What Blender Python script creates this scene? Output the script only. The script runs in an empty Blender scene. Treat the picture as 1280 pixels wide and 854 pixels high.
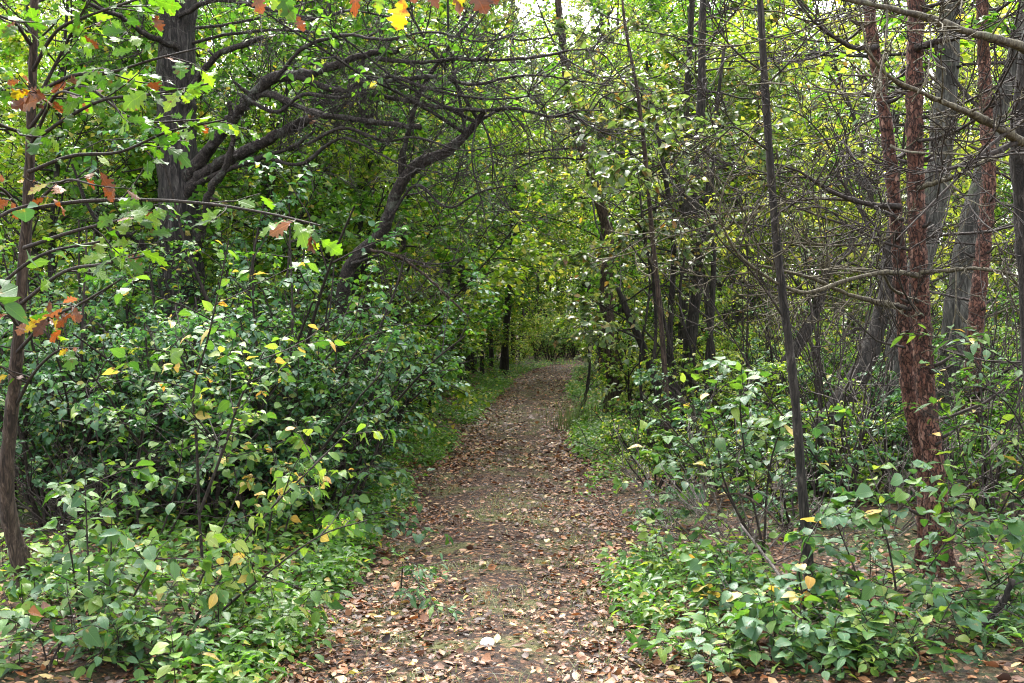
import bpy, math
import numpy as np
from mathutils import Matrix

# ------------------------------------------------------------------ camera, sky, sun, exposure
S = bpy.context.scene
COL = S.collection
FOC, CXP, CYP, EYE, HORIZON = 1244.0, 640.0, 427.0, 1.6, 410.0
PITCH = math.atan((CYP - HORIZON) / FOC)
cam_d = bpy.data.cameras.new('camera'); cam = bpy.data.objects.new('camera', cam_d); COL.objects.link(cam)
cam_d.sensor_width = 36.0; cam_d.lens = 36.0 * FOC / 1280.0
cam_d.clip_start = 0.05; cam_d.clip_end = 2000.0
cam.location = (0, 0, EYE); cam.rotation_euler = (math.radians(90) - PITCH, 0, 0)
S.camera = cam

SUN_EL, SUN_AZ = math.radians(54), math.radians(352)      # fairly high, ahead down the path (azimuth from +Y, clockwise)
W = bpy.data.worlds.new('World'); S.world = W; W.use_nodes = True
nt = W.node_tree; bg = nt.nodes['Background']
sky = nt.nodes.new('ShaderNodeTexSky'); sky.sky_type = 'NISHITA'; sky.sun_disc = False
sky.sun_elevation = SUN_EL; sky.sun_rotation = SUN_AZ; sky.air_density = 1.0; sky.dust_density = 4.0; sky.ozone_density = 1.0
hs = nt.nodes.new('ShaderNodeHueSaturation'); hs.inputs['Saturation'].default_value = 0.22   # thin overcast
nt.links.new(sky.outputs[0], hs.inputs['Color']); nt.links.new(hs.outputs[0], bg.inputs['Color'])
bg.inputs['Strength'].default_value = 0.15
sd = bpy.data.lights.new('sun', 'SUN'); sun = bpy.data.objects.new('sun', sd); COL.objects.link(sun)
sd.energy = 1.2; sd.angle = math.radians(28); sd.color = (1.0, 0.96, 0.9)
sun.rotation_euler = (math.radians(90) - SUN_EL, 0, math.radians(180) - SUN_AZ)
sun.location = (0, 0, 30)
S.view_settings.view_transform = 'Standard'; S.view_settings.look = 'None'
S.view_settings.exposure = 2.9; S.view_settings.gamma = 1.0; S.view_settings.use_curve_mapping = False
S.render.engine = 'CYCLES'
cy = S.cycles
cy.max_bounces = 8; cy.diffuse_bounces = 6; cy.glossy_bounces = 2; cy.transmission_bounces = 4; cy.transparent_max_bounces = 4
cy.use_denoising = True; cy.denoiser = 'OPENIMAGEDENOISE'
cy.use_adaptive_sampling = False
cy.sample_clamp_indirect = 4.0; cy.caustics_reflective = False; cy.caustics_refractive = False
cy.pixel_filter_type = 'BLACKMAN_HARRIS'; cy.filter_width = 1.1

RNG = np.random.default_rng(11)

# ------------------------------------------------------------------ small maths
def PX(px, py, d):
    """the point at distance d down the path that the photograph shows at pixel (px, py)"""
    x = (px - CXP) / FOC; y = (CYP - py) / FOC
    ca, sa = math.cos(PITCH), math.sin(PITCH)
    v = np.array([x, ca + y * sa, -sa + y * ca])
    v = v * (d / v[1])
    return np.array([v[0], v[1], v[2] + EYE])

def _hash(ix, iy, seed):
    h = (ix.astype(np.int64) * 374761393 + iy.astype(np.int64) * 668265263 + seed * 974634777) & 0xffffffff
    h = ((h ^ (h >> 13)) * 1274126177) & 0xffffffff
    return ((h ^ (h >> 16)) & 0xffff) / 65535.0
def vnoise(x, y, seed=0):
    x = np.asarray(x, float); y = np.asarray(y, float)
    ix = np.floor(x); iy = np.floor(y); fx = x - ix; fy = y - iy
    fx = fx * fx * (3 - 2 * fx); fy = fy * fy * (3 - 2 * fy)
    a = _hash(ix, iy, seed); b = _hash(ix + 1, iy, seed); c = _hash(ix, iy + 1, seed); d = _hash(ix + 1, iy + 1, seed)
    return (a * (1 - fx) + b * fx) * (1 - fy) + (c * (1 - fx) + d * fx) * fy
def fbm(x, y, seed=0, o=3):
    s = 0; a = .5; t = 0
    for i in range(o):
        s = s + a * vnoise(x, y, seed + i); t += a; a *= .5; x = np.asarray(x) * 2.03; y = np.asarray(y) * 2.03
    return s / t

PY = np.array([-10, 4.5, 6.9, 10.5, 18, 28, 38, 42, 45, 49, 60, 100, 300.])
PXC = np.array([-.15, -.18, -.2, -.1, .25, .78, 1.6, 2.5, 4.6, 9, 24, 60, 130.])
PHW = np.array([1.0, 1.0, 1.06, 1.13, 1.12, 1.05, .95, .95, .95, 1, 1, 1, 1.])
def path_c(y): return np.interp(y, PY, PXC)
def path_off(x, y):
    """signed distance outside the path edge (negative on the path), with a ragged edge"""
    w = np.interp(y, PY, PHW) + (fbm(np.asarray(x) * 1.3 + 40, np.asarray(y) * .9, 5) - .5) * .7
    return np.abs(np.asarray(x) - path_c(y)) - w
def gz(x, y):
    x = np.asarray(x, float); y = np.asarray(y, float)
    off = np.maximum(np.abs(x - path_c(y)) - 1.0, 0)
    bank = .10 * (1 - np.exp(-off / .5)) + .035 * off * (off < 60) + .0 * y
    bank = np.minimum(bank, .9)
    z = bank + (fbm(x * .5, y * .5, 9) - .5) * .16 * np.minimum(1, .25 + off) + (fbm(x * 3, y * 3, 21) - .5) * .03
    crown = .03 * np.exp(-((x - path_c(y)) / .35) ** 2)
    return z + crown
def on_ground(px, d, dz=0.0):
    p = PX(px, 500, d); p[2] = float(gz(p[0], p[1])) + dz
    return p
def unit(v):
    v = np.asarray(v, float); n = np.linalg.norm(v, axis=-1, keepdims=True); return v / np.maximum(n, 1e-9)
UP = np.array([0, 0, 1.0])

# ------------------------------------------------------------------ materials
def new_mat(name):
    m = bpy.data.materials.new(name); m.use_nodes = True
    n = m.node_tree; n.nodes.clear()
    return m, n, lambda t, **k: _node(n, t, **k)
def _node(n, t, **k):
    o = n.nodes.new(t)
    for a, v in k.items(): setattr(o, a, v)
    return o
def set_ramp(r, stops, mode='LINEAR'):
    r.color_ramp.interpolation = mode
    e = r.color_ramp.elements
    while len(e) > 1: e.remove(e[-1])
    e[0].position = stops[0][0]; e[0].color = (*stops[0][1], 1)
    for p, c in stops[1:]:
        q = e.new(p); q.color = (*c, 1)
def srgb(r, g, b):
    f = lambda c: (c / 255 / 12.92) if c / 255 <= .04045 else ((c / 255 + .055) / 1.055) ** 2.4
    return (f(r), f(g), f(b))

def leaf_mat(name, stops, rough=.42, spec=.5, trans=.35, veins=False, spots=0.0, spot_col=(.09, .035, .012), tint=(1.25, 1.3, .55)):
    m, n, N = new_mat(name); L = n.links.new
    at = N('ShaderNodeAttribute'); at.attribute_name = 'rnd'
    oi = N('ShaderNodeObjectInfo')
    ad = N('ShaderNodeMath', operation='ADD'); L(at.outputs['Fac'], ad.inputs[0]); L(oi.outputs['Random'], ad.inputs[1])
    fr = N('ShaderNodeMath', operation='FRACT'); L(ad.outputs[0], fr.inputs[0])
    rp = N('ShaderNodeValToRGB'); set_ramp(rp, stops); L(fr.outputs[0], rp.inputs['Fac'])
    col = rp.outputs['Color']
    tc = N('ShaderNodeTexCoord')
    if spots > 0:
        ns = N('ShaderNodeTexNoise'); ns.inputs['Scale'].default_value = 3.2 if veins else 22.0; ns.inputs['Detail'].default_value = 3
        va = N('ShaderNodeVectorMath', operation='ADD'); L(tc.outputs['Object'], va.inputs[0]); L(oi.outputs['Random'], va.inputs[1])
        L(va.outputs[0], ns.inputs['Vector'])
        mr = N('ShaderNodeMapRange'); mr.inputs['From Min'].default_value = .66 - spots * .3; mr.inputs['From Max'].default_value = .74 - spots * .2
        L(ns.outputs[0], mr.inputs['Value'])
        mx = N('ShaderNodeMixRGB'); mx.inputs['Color2'].default_value = (*spot_col, 1)
        L(mr.outputs[0], mx.inputs['Fac']); L(col, mx.inputs['Color1']); col = mx.outputs[0]
    pb = N('ShaderNodeBsdfPrincipled'); pb.inputs['Roughness'].default_value = rough; pb.inputs['Specular IOR Level'].default_value = spec
    if veins:
        uv = N('ShaderNodeUVMap'); sp = N('ShaderNodeSeparateXYZ'); L(uv.outputs[0], sp.inputs[0])
        ab = N('ShaderNodeMath', operation='ABSOLUTE'); L(sp.outputs['X'], ab.inputs[0])
        # side veins: stripes of y - |x|
        sb = N('ShaderNodeMath', operation='MULTIPLY_ADD'); L(ab.outputs[0], sb.inputs[0]); sb.inputs[1].default_value = -0.9; L(sp.outputs['Y'], sb.inputs[2])
        ml = N('ShaderNodeMath', operation='MULTIPLY'); L(sb.outputs[0], ml.inputs[0]); ml.inputs[1].default_value = 9.0
        f2 = N('ShaderNodeMath', operation='PINGPONG'); L(ml.outputs[0], f2.inputs[0]); f2.inputs[1].default_value = .5
        sv = N('ShaderNodeMapRange'); L(f2.outputs[0], sv.inputs['Value']); sv.inputs['From Min'].default_value = .0; sv.inputs['From Max'].default_value = .12; sv.inputs['To Min'].default_value = 1; sv.inputs['To Max'].default_value = 0
        mv = N('ShaderNodeMapRange'); L(ab.outputs[0], mv.inputs['Value']); mv.inputs['From Min'].default_value = .006; mv.inputs['From Max'].default_value = .022; mv.inputs['To Min'].default_value = 1; mv.inputs['To Max'].default_value = 0
        mm = N('ShaderNodeMath', operation='MAXIMUM'); hv = N('ShaderNodeMath', operation='MULTIPLY'); L(sv.outputs[0], hv.inputs[0]); hv.inputs[1].default_value = .45
        L(hv.outputs[0], mm.inputs[0]); L(mv.outputs[0], mm.inputs[1])
        vm = N('ShaderNodeMixRGB', blend_type='MULTIPLY'); vm.inputs['Color2'].default_value = (1.7, 1.55, 1.4, 1)
        hm = N('ShaderNodeMath', operation='MULTIPLY'); L(mm.outputs[0], hm.inputs[0]); hm.inputs[1].default_value = .7
        L(hm.outputs[0], vm.inputs['Fac']); L(col, vm.inputs['Color1']); col = vm.outputs[0]
        bp = N('ShaderNodeBump'); bp.inputs['Strength'].default_value = .35; bp.inputs['Distance'].default_value = .01; bp.invert = True
        L(mm.outputs[0], bp.inputs['Height']); L(bp.outputs[0], pb.inputs['Normal'])
    L(col, pb.inputs['Base Color'])
    tr = N('ShaderNodeBsdfTranslucent')
    tm = N('ShaderNodeMixRGB', blend_type='MULTIPLY'); tm.inputs['Fac'].default_value = 1; tm.inputs['Color2'].default_value = (*tint, 1)
    L(col, tm.inputs['Color1']); L(tm.outputs[0], tr.inputs['Color'])
    mix = N('ShaderNodeMixShader'); mix.inputs[0].default_value = trans
    L(pb.outputs[0], mix.inputs[1]); L(tr.outputs[0], mix.inputs[2])
    out = N('ShaderNodeOutputMaterial'); L(mix.outputs[0], out.inputs['Surface'])
    return m

def bark_mat(name, dark, mid, light, scale=18.0, stretch=.28, bump=.8, moss=0.0, moss_col=(.06, .075, .03), rough=.85, flake=False, iso=False):
    m, n, N = new_mat(name); L = n.links.new
    tc = N('ShaderNodeTexCoord'); mp = N('ShaderNodeMapping'); mp.inputs['Scale'].default_value = (1, 1, stretch)
    oi = N('ShaderNodeObjectInfo'); va = N('ShaderNodeVectorMath', operation='ADD')
    L(tc.outputs['Object'], va.inputs[0]); L(oi.outputs['Random'], va.inputs[1]); L(va.outputs[0], mp.inputs['Vector'])
    nz = N('ShaderNodeTexNoise'); nz.inputs['Scale'].default_value = scale; nz.inputs['Detail'].default_value = 5; nz.inputs['Roughness'].default_value = .7; nz.inputs['Distortion'].default_value = .6
    vo = N('ShaderNodeTexVoronoi', feature='DISTANCE_TO_EDGE'); vo.inputs['Scale'].default_value = scale * 1.3
    dn = N('ShaderNodeVectorMath', operation='MULTIPLY_ADD'); L(nz.outputs['Color'], dn.inputs[0]); dn.inputs[1].default_value = (.06, .06, .03); L(mp.outputs[0], dn.inputs[2])
    L(mp.outputs[0], nz.inputs['Vector']); L(dn.outputs[0], vo.inputs['Vector'])
    cr = N('ShaderNodeMapRange'); L(vo.outputs['Distance'], cr.inputs['Value']); cr.inputs['From Max'].default_value = .16 if not flake else .1
    if not flake:
        m3 = N('ShaderNodeMapping'); m3.inputs['Scale'].default_value = (1, 1, .8 if iso else stretch * .45); L(va.outputs[0], m3.inputs['Vector'])
        n3 = N('ShaderNodeTexNoise'); n3.inputs['Scale'].default_value = scale * 1.6; n3.inputs['Detail'].default_value = 4; n3.inputs['Roughness'].default_value = .65; n3.inputs['Distortion'].default_value = 1.2
        L(m3.outputs[0], n3.inputs['Vector'])
        c3 = N('ShaderNodeMapRange'); L(n3.outputs[0], c3.inputs['Value']); c3.inputs['From Min'].default_value = .36; c3.inputs['From Max'].default_value = .6; cr = c3
    mu = N('ShaderNodeMath', operation='MULTIPLY'); L(cr.outputs[0], mu.inputs[0]); L(nz.outputs[0], mu.inputs[1])
    ct = N('ShaderNodeMapRange'); L(mu.outputs[0], ct.inputs['Value']); ct.inputs['From Min'].default_value = .08; ct.inputs['From Max'].default_value = .72
    rp = N('ShaderNodeValToRGB'); set_ramp(rp, [(0, dark), (.5, mid), (1, light)]); L(ct.outputs[0], rp.inputs['Fac'])
    col = rp.outputs['Color']
    if flake:
        v2 = N('ShaderNodeTexVoronoi'); v2.inputs['Scale'].default_value = scale * 1.3; L(dn.outputs[0], v2.inputs['Vector'])
        s2 = N('ShaderNodeSeparateXYZ'); L(v2.outputs['Color'], s2.inputs[0])
        r2 = N('ShaderNodeValToRGB'); set_ramp(r2, [(0, (.35, .32, .3)), (.4, (.9, .9, .9)), (.72, (1.2, 1.05, .95)), (.84, (1.6, 1.8, 1.9)), (.95, (2.6, 3.2, 3.4))])
        L(s2.outputs['X'], r2.inputs['Fac'])
        m2 = N('ShaderNodeMixRGB', blend_type='MULTIPLY'); m2.inputs['Fac'].default_value = .55
        L(col, m2.inputs['Color1']); L(r2.outputs[0], m2.inputs['Color2']); col = m2.outputs[0]
    if moss > 0:
        n2 = N('ShaderNodeTexNoise'); n2.inputs['Scale'].default_value = 4.5; n2.inputs['Detail'].default_value = 6; n2.inputs['Roughness'].default_value = .75
        L(va.outputs[0], n2.inputs['Vector'])
        mr = N('ShaderNodeMapRange'); L(n2.outputs[0], mr.inputs['Value']); mr.inputs['From Min'].default_value = .70 - moss * .4; mr.inputs['From Max'].default_value = .78 - moss * .3
        mx = N('ShaderNodeMixRGB'); mx.inputs['Color2'].default_value = (*moss_col, 1)
        L(mr.outputs[0], mx.inputs['Fac']); L(col, mx.inputs['Color1']); col = mx.outputs[0]
    pb = N('ShaderNodeBsdfPrincipled'); pb.inputs['Roughness'].default_value = rough; pb.inputs['Specular IOR Level'].default_value = .35
    L(col, pb.inputs['Base Color'])
    bp = N('ShaderNodeBump'); bp.inputs['Strength'].default_value = bump; bp.inputs['Distance'].default_value = .025
    L(mu.outputs[0], bp.inputs['Height']); L(bp.outputs[0], pb.inputs['Normal'])
    out = N('ShaderNodeOutputMaterial'); L(pb.outputs[0], out.inputs['Surface'])
    return m

def earth_mat(name, cols, green, scale=34.0, gscale=1.1, gthr=.6):
    """trodden soil with crumbs of old leaf: small random cells of litter colours over dark earth, moss in patches"""
    m, n, N = new_mat(name); L = n.links.new
    tc = N('ShaderNodeTexCoord')
    dz = N('ShaderNodeTexNoise'); dz.inputs['Scale'].default_value = 20; L(tc.outputs['Object'], dz.inputs['Vector'])
    dn = N('ShaderNodeVectorMath', operation='MULTIPLY_ADD'); L(dz.outputs['Color'], dn.inputs[0]); dn.inputs[1].default_value = (.05, .05, .05); L(tc.outputs['Object'], dn.inputs[2])
    vo = N('ShaderNodeTexVoronoi'); vo.inputs['Scale'].default_value = scale; L(dn.outputs[0], vo.inputs['Vector'])
    sp = N('ShaderNodeSeparateXYZ'); L(vo.outputs['Color'], sp.inputs[0])
    rp = N('ShaderNodeValToRGB'); set_ramp(rp, cols); L(sp.outputs['X'], rp.inputs['Fac'])
    n1 = N('ShaderNodeTexNoise'); n1.inputs['Scale'].default_value = 60; n1.inputs['Detail'].default_value = 4; L(tc.outputs['Object'], n1.inputs['Vector'])
    n2 = N('ShaderNodeTexNoise'); n2.inputs['Scale'].default_value = gscale; n2.inputs['Detail'].default_value = 6; n2.inputs['Roughness'].default_value = .7; L(tc.outputs['Object'], n2.inputs['Vector'])
    mr = N('ShaderNodeMapRange'); L(n2.outputs[0], mr.inputs['Value']); mr.inputs['From Min'].default_value = gthr; mr.inputs['From Max'].default_value = gthr + .12; mr.inputs['To Max'].default_value = .7
    mx = N('ShaderNodeMixRGB'); mx.inputs['Color2'].default_value = (*green, 1); L(mr.outputs[0], mx.inputs['Fac']); L(rp.outputs[0], mx.inputs['Color1'])
    g = N('ShaderNodeMapRange'); L(n1.outputs[0], g.inputs['Value']); g.inputs['From Min'].default_value = .3; g.inputs['From Max'].default_value = .7; g.inputs['To Min'].default_value = .55; g.inputs['To Max'].default_value = 1.35
    mu = N('ShaderNodeMixRGB', blend_type='MULTIPLY'); mu.inputs['Fac'].default_value = 1; L(mx.outputs[0], mu.inputs['Color1']); L(g.outputs[0], mu.inputs['Color2'])
    pb = N('ShaderNodeBsdfPrincipled'); pb.inputs['Roughness'].default_value = .9; pb.inputs['Specular IOR Level'].default_value = .25
    L(mu.outputs[0], pb.inputs['Base Color'])
    bp = N('ShaderNodeBump'); bp.inputs['Strength'].default_value = .7; bp.inputs['Distance'].default_value = .03; L(n1.outputs[0], bp.inputs['Height']); L(bp.outputs[0], pb.inputs['Normal'])
    out = N('ShaderNodeOutputMaterial'); L(pb.outputs[0], out.inputs['Surface'])
    return m

M = {}
G = lambda *a: a
# living leaves: most of a kind's range in its own greens, the last few hundredths turned yellow or brown
M['bluegreen'] = leaf_mat('bluegreen_leaf', [(0, (.036, .10, .05)), (.3, (.052, .145, .068)), (.6, (.075, .18, .07)), (.8, (.10, .21, .062)), (.93, (.12, .21, .045)), (1, (.34, .32, .07))], rough=.44, spec=.5, trans=.42)
M['green'] = leaf_mat('green_leaf', [(0, (0.043, 0.122, 0.018)), (.35, (0.070, 0.183, 0.025)), (.7, (0.114, 0.244, 0.034)), (.92, (0.180, 0.293, 0.046)), (.97, (0.432, 0.415, 0.092)), (1, (0.432, 0.268, 0.081))], rough=.4, spec=.5, trans=.58)
M['yellowgreen'] = leaf_mat('yellow_green_leaf', [(0, (0.084, 0.171, 0.016)), (.4, (0.144, 0.256, 0.025)), (.75, (0.228, 0.329, 0.034)), (.9, (0.372, 0.403, 0.057)), (1, (0.540, 0.464, 0.115))], rough=.4, spec=.6, trans=.55)
M['pale'] = leaf_mat('pale_leaf', [(0, (.06, .11, .035)), (.4, (.10, .16, .06)), (.7, (.15, .20, .085)), (.85, (.24, .25, .10)), (.94, (.30, .22, .08)), (1, (.20, .09, .04))], rough=.36, spec=.7, trans=.45)
M['sunny'] = leaf_mat('lemon_leaf', [(0, (0.144, 0.207, 0.034)), (.4, (0.240, 0.305, 0.057)), (.8, (0.396, 0.415, 0.092)), (1, (0.600, 0.512, 0.138))], rough=.42, spec=.6, trans=.58)
M['oak_green'] = leaf_mat('oak_leaf_green', [(0, (.03, .09, .010)), (.4, (.06, .145, .012)), (.8, (.11, .21, .018)), (1, (.16, .24, .024))], rough=.46, spec=.4, trans=.5, veins=True, spots=.12)
M['oak_gold'] = leaf_mat('oak_leaf_gold', [(0, (.34, .26, .012)), (.5, (.42, .27, .012)), (1, (.26, .26, .02))], rough=.45, trans=.4, veins=True, spots=.45, spot_col=(.24, .07, .01))
M['oak_rust'] = leaf_mat('oak_leaf_rust', [(0, (.07, .03, .015)), (.35, (.13, .05, .018)), (.6, (.2, .075, .018)), (.8, (.18, .085, .038)), (.92, (.24, .13, .08)), (1, (.07, .038, .025))], rough=.5, trans=.3, veins=True, spots=.2, spot_col=(.09, .035, .02), tint=(1.4, .9, .5))
M['near_green'] = leaf_mat('near_leaf_green', [(0, (.032, .09, .02)), (.4, (.05, .13, .026)), (.8, (.08, .175, .034)), (1, (.12, .21, .04))], rough=.52, spec=.38, trans=.38, veins=True, spots=.16, spot_col=(.16, .12, .03))
M['near_blue'] = leaf_mat('near_leaf_bluegreen', [(0, (.038, .10, .046)), (.5, (.055, .135, .058)), (1, (.09, .18, .075))], rough=.48, spec=.42, trans=.34, veins=True, spots=.12, spot_col=(.16, .12, .03))
M['near_lime'] = leaf_mat('near_leaf_lime', [(0, (.10, .2, .03)), (.5, (.15, .26, .045)), (1, (.26, .33, .07))], rough=.4, trans=.4, veins=True, spots=.08, spot_col=(.2, .15, .04))
M['near_yellow'] = leaf_mat('near_leaf_yellow', [(0, (.45, .36, .07)), (.5, (.5, .42, .13)), (1, (.46, .26, .05))], rough=.45, trans=.35, veins=True, spots=.15, spot_col=(.22, .1, .03), tint=(1.1, 1.0, .6))
M['litter'] = leaf_mat('litter_leaf', [(0, (.018, .010, .007)), (.25, (.05, .021, .011)), (.48, (.12, .048, .021)), (.66, (.2, .088, .04)), (.8, (.29, .155, .072)), (.88, (.27, .085, .02)), (.95, (.42, .31, .17)), (1, (.34, .27, .07))], rough=.55, spec=.4, trans=.12, tint=(1.2, .9, .6))
M['fallen_brown'] = leaf_mat('fallen_leaf_brown', [(0, (.06, .03, .019)), (.5, (.12, .058, .034)), (1, (.18, .095, .055))], rough=.5, trans=.1, veins=True, spots=.2, spot_col=(.05, .03, .025), tint=(1.2, .9, .6))
M['fallen_tan'] = leaf_mat('fallen_leaf_tan', [(0, (.17, .095, .052)), (.5, (.24, .15, .085)), (1, (.36, .27, .17))], rough=.55, trans=.1, veins=True, spots=.15, spot_col=(.14, .08, .05), tint=(1.2, .9, .6))
M['fallen_rust'] = leaf_mat('fallen_leaf_rust', [(0, (.22, .075, .03)), (.5, (.30, .12, .05)), (1, (.36, .17, .07))], rough=.5, trans=.1, veins=True, spots=.2, spot_col=(.08, .035, .02), tint=(1.2, .9, .6))
M['fallen_yellow'] = leaf_mat('fallen_leaf_yellow', [(0, (.42, .3, .06)), (.5, (.5, .4, .12)), (1, (.45, .42, .2))], rough=.5, trans=.15, veins=True, spots=.15, spot_col=(.2, .1, .03))
M['grass'] = leaf_mat('grass_blade', [(0, (.06, .10, .03)), (.4, (.11, .16, .05)), (.7, (.2, .22, .09)), (1, (.36, .31, .17))], rough=.5, trans=.3)
M['oak_bark'] = bark_mat('oak_bark', (.010, .009, .009), (.04, .034, .031), (.12, .108, .10), scale=22, stretch=.22, bump=1.0, moss=.12)
M['limb_bark'] = bark_mat('limb_bark', (.012, .010, .010), (.045, .034, .029), (.13, .11, .10), scale=30, stretch=.8, bump=.9, moss=.36, moss_col=(.14, .15, .125), iso=True)
M['dark_bark'] = bark_mat('dark_bark', (.009, .008, .007), (.032, .026, .022), (.085, .075, .066), scale=30, stretch=.3, bump=.8, moss=.1)
M['brown_bark'] = bark_mat('brown_bark', (.018, .012, .009), (.065, .043, .032), (.15, .11, .085), scale=26, stretch=.3, bump=.8, moss=.1)
M['pine_bark'] = bark_mat('pine_bark', (.018, .008, .006), (.10, .04, .027), (.20, .10, .07), scale=36, stretch=.4, bump=1.1, flake=True, moss=.14, moss_col=(.085, .065, .055))
M['grey_bark'] = bark_mat('grey_bark', (.02, .019, .017), (.07, .067, .058), (.17, .165, .15), scale=20, stretch=.3, bump=.7, moss=.3, moss_col=(.075, .095, .045))
M['twig'] = bark_mat('twig_bark', (.010, .008, .007), (.034, .025, .02), (.08, .062, .05), scale=45, stretch=.6, bump=.3)
M['lichen'] = bark_mat('lichen_bark', (.03, .024, .016), (.095, .08, .05), (.19, .18, .12), scale=38, stretch=.6, bump=.4, moss=.25, moss_col=(.17, .19, .12))
M['grey_twig'] = bark_mat('grey_twig_bark', (.06, .05, .045), (.14, .12, .105), (.26, .24, .22), scale=40, stretch=.6, bump=.3)
M['deadwood'] = bark_mat('broken_wood', (.16, .075, .04), (.30, .16, .09), (.42, .28, .19), scale=60, stretch=.15, bump=.6)
M['ground'] = earth_mat('forest_floor', [(0, (.016, .012, .010)), (.35, (.045, .028, .021)), (.6, (.065, .038, .026)), (.8, (.11, .062, .04)), (1, (.17, .10, .06))], (.035, .06, .018), scale=34, gthr=.47)
M['path'] = earth_mat('trodden_path', [(0, (.012, .008, .006)), (.5, (.028, .016, .011)), (.75, (.058, .03, .018)), (.9, (.11, .056, .032)), (1, (.19, .11, .06))], (.085, .095, .03), scale=48, gscale=1.9, gthr=.50)
mw, n_, N_ = new_mat('white_stone_surface')
_p = N_('ShaderNodeBsdfPrincipled'); _o = N_('ShaderNodeOutputMaterial'); _z = N_('ShaderNodeTexNoise'); _z.inputs['Scale'].default_value = 30
_r = N_('ShaderNodeValToRGB'); set_ramp(_r, [(.32, (.34, .31, .26)), (.5, (.62, .6, .55)), (.65, (.74, .73, .69))]); n_.links.new(_z.outputs[0], _r.inputs[0]); n_.links.new(_r.outputs[0], _p.inputs['Base Color'])
_p.inputs['Roughness'].default_value = .6; n_.links.new(_p.outputs[0], _o.inputs[0]); M['white'] = mw

# ------------------------------------------------------------------ mesh collecting
class MB:
    def __init__(s): s.v = []; s.q = []; s.t = []; s.r = []; s.uv = []; s.n = 0
    def add(s, v, q=None, t=None, r=0.0, uv=None):
        k = len(v)
        s.v.append(np.asarray(v, np.float32))
        if q is not None and len(q): s.q.append(np.asarray(q, np.int32) + s.n)
        if t is not None and len(t): s.t.append(np.asarray(t, np.int32) + s.n)
        s.r.append(np.full(k, r, np.float32) if np.isscalar(r) else np.asarray(r, np.float32))
        s.uv.append(np.zeros((k, 2), np.float32) if uv is None else np.asarray(uv, np.float32))
        s.n += k
    def mesh(s, name, mat, smooth=True, origin=None, with_uv=False):
        me = bpy.data.meshes.new(name)
        v = np.concatenate(s.v)
        if origin is not None: v = v - np.asarray(origin, np.float32)
        q = np.concatenate(s.q) if s.q else np.zeros((0, 4), np.int32)
        t = np.concatenate(s.t) if s.t else np.zeros((0, 3), np.int32)
        me.vertices.add(len(v)); me.vertices.foreach_set('co', v.astype(np.float32).ravel())
        loops = np.concatenate([q.ravel(), t.ravel()]).astype(np.int32)
        starts = np.concatenate([np.arange(len(q)) * 4, len(q) * 4 + np.arange(len(t)) * 3]).astype(np.int32)
        me.loops.add(len(loops)); me.loops.foreach_set('vertex_index', loops)
        me.polygons.add(len(starts)); me.polygons.foreach_set('loop_start', starts)
        a = me.attributes.new('rnd', 'FLOAT', 'POINT'); a.data.foreach_set('value', np.concatenate(s.r))
        if with_uv:
            u = me.uv_layers.new(name='UVMap'); u.data.foreach_set('uv', np.concatenate(s.uv)[loops].astype(np.float32).ravel())
        me.update(calc_edges=True)
        if smooth: me.polygons.foreach_set('use_smooth', np.ones(len(starts), bool))
        me.materials.append(M[mat])
        return me
    def obj(s, name, mat, parent=None, **k):
        o = bpy.data.objects.new(name, None if not s.v else s.mesh(name, mat, **k)); COL.objects.link(o)
        if parent is not None:
            o.parent = parent
        return o

def tag(o, label=None, cat=None, group=None, kind=None):
    if label: o['label'] = label
    if cat: o['category'] = cat
    if group: o['group'] = group
    if kind: o['kind'] = kind
    return o
def empty(name, loc, label, cat, group=None):
    e = bpy.data.objects.new(name, None); COL.objects.link(e); e.location = [float(c) for c in loc]; e.empty_display_size = .2
    return tag(e, label, cat, group)
def part(name, me, parent, loc=(0, 0, 0)):
    o = bpy.data.objects.new(name, me); COL.objects.link(o); o.parent = parent; o.location = loc
    return o

def catmull(pts, per=6):
    p = np.asarray(pts, float)
    if len(p) < 3:
        t = np.linspace(0, 1, per + 1)[:, None]; return p[0] * (1 - t) + p[-1] * t
    e = np.vstack([2 * p[0] - p[1], p, 2 * p[-1] - p[-2]]); out = []
    for i in range(len(p) - 1):
        a, b, c, d = e[i:i + 4]; t = np.linspace(0, 1, per, endpoint=False)[:, None]
        out.append(.5 * (2 * b + (c - a) * t + (2 * a - 5 * b + 4 * c - d) * t * t + (3 * b - a - 3 * c + d) * t ** 3))
    out.append(p[-1:]); return np.vstack(out)
def resample_r(r, n): return np.interp(np.linspace(0, 1, n), np.linspace(0, 1, len(r)), r)

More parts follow.
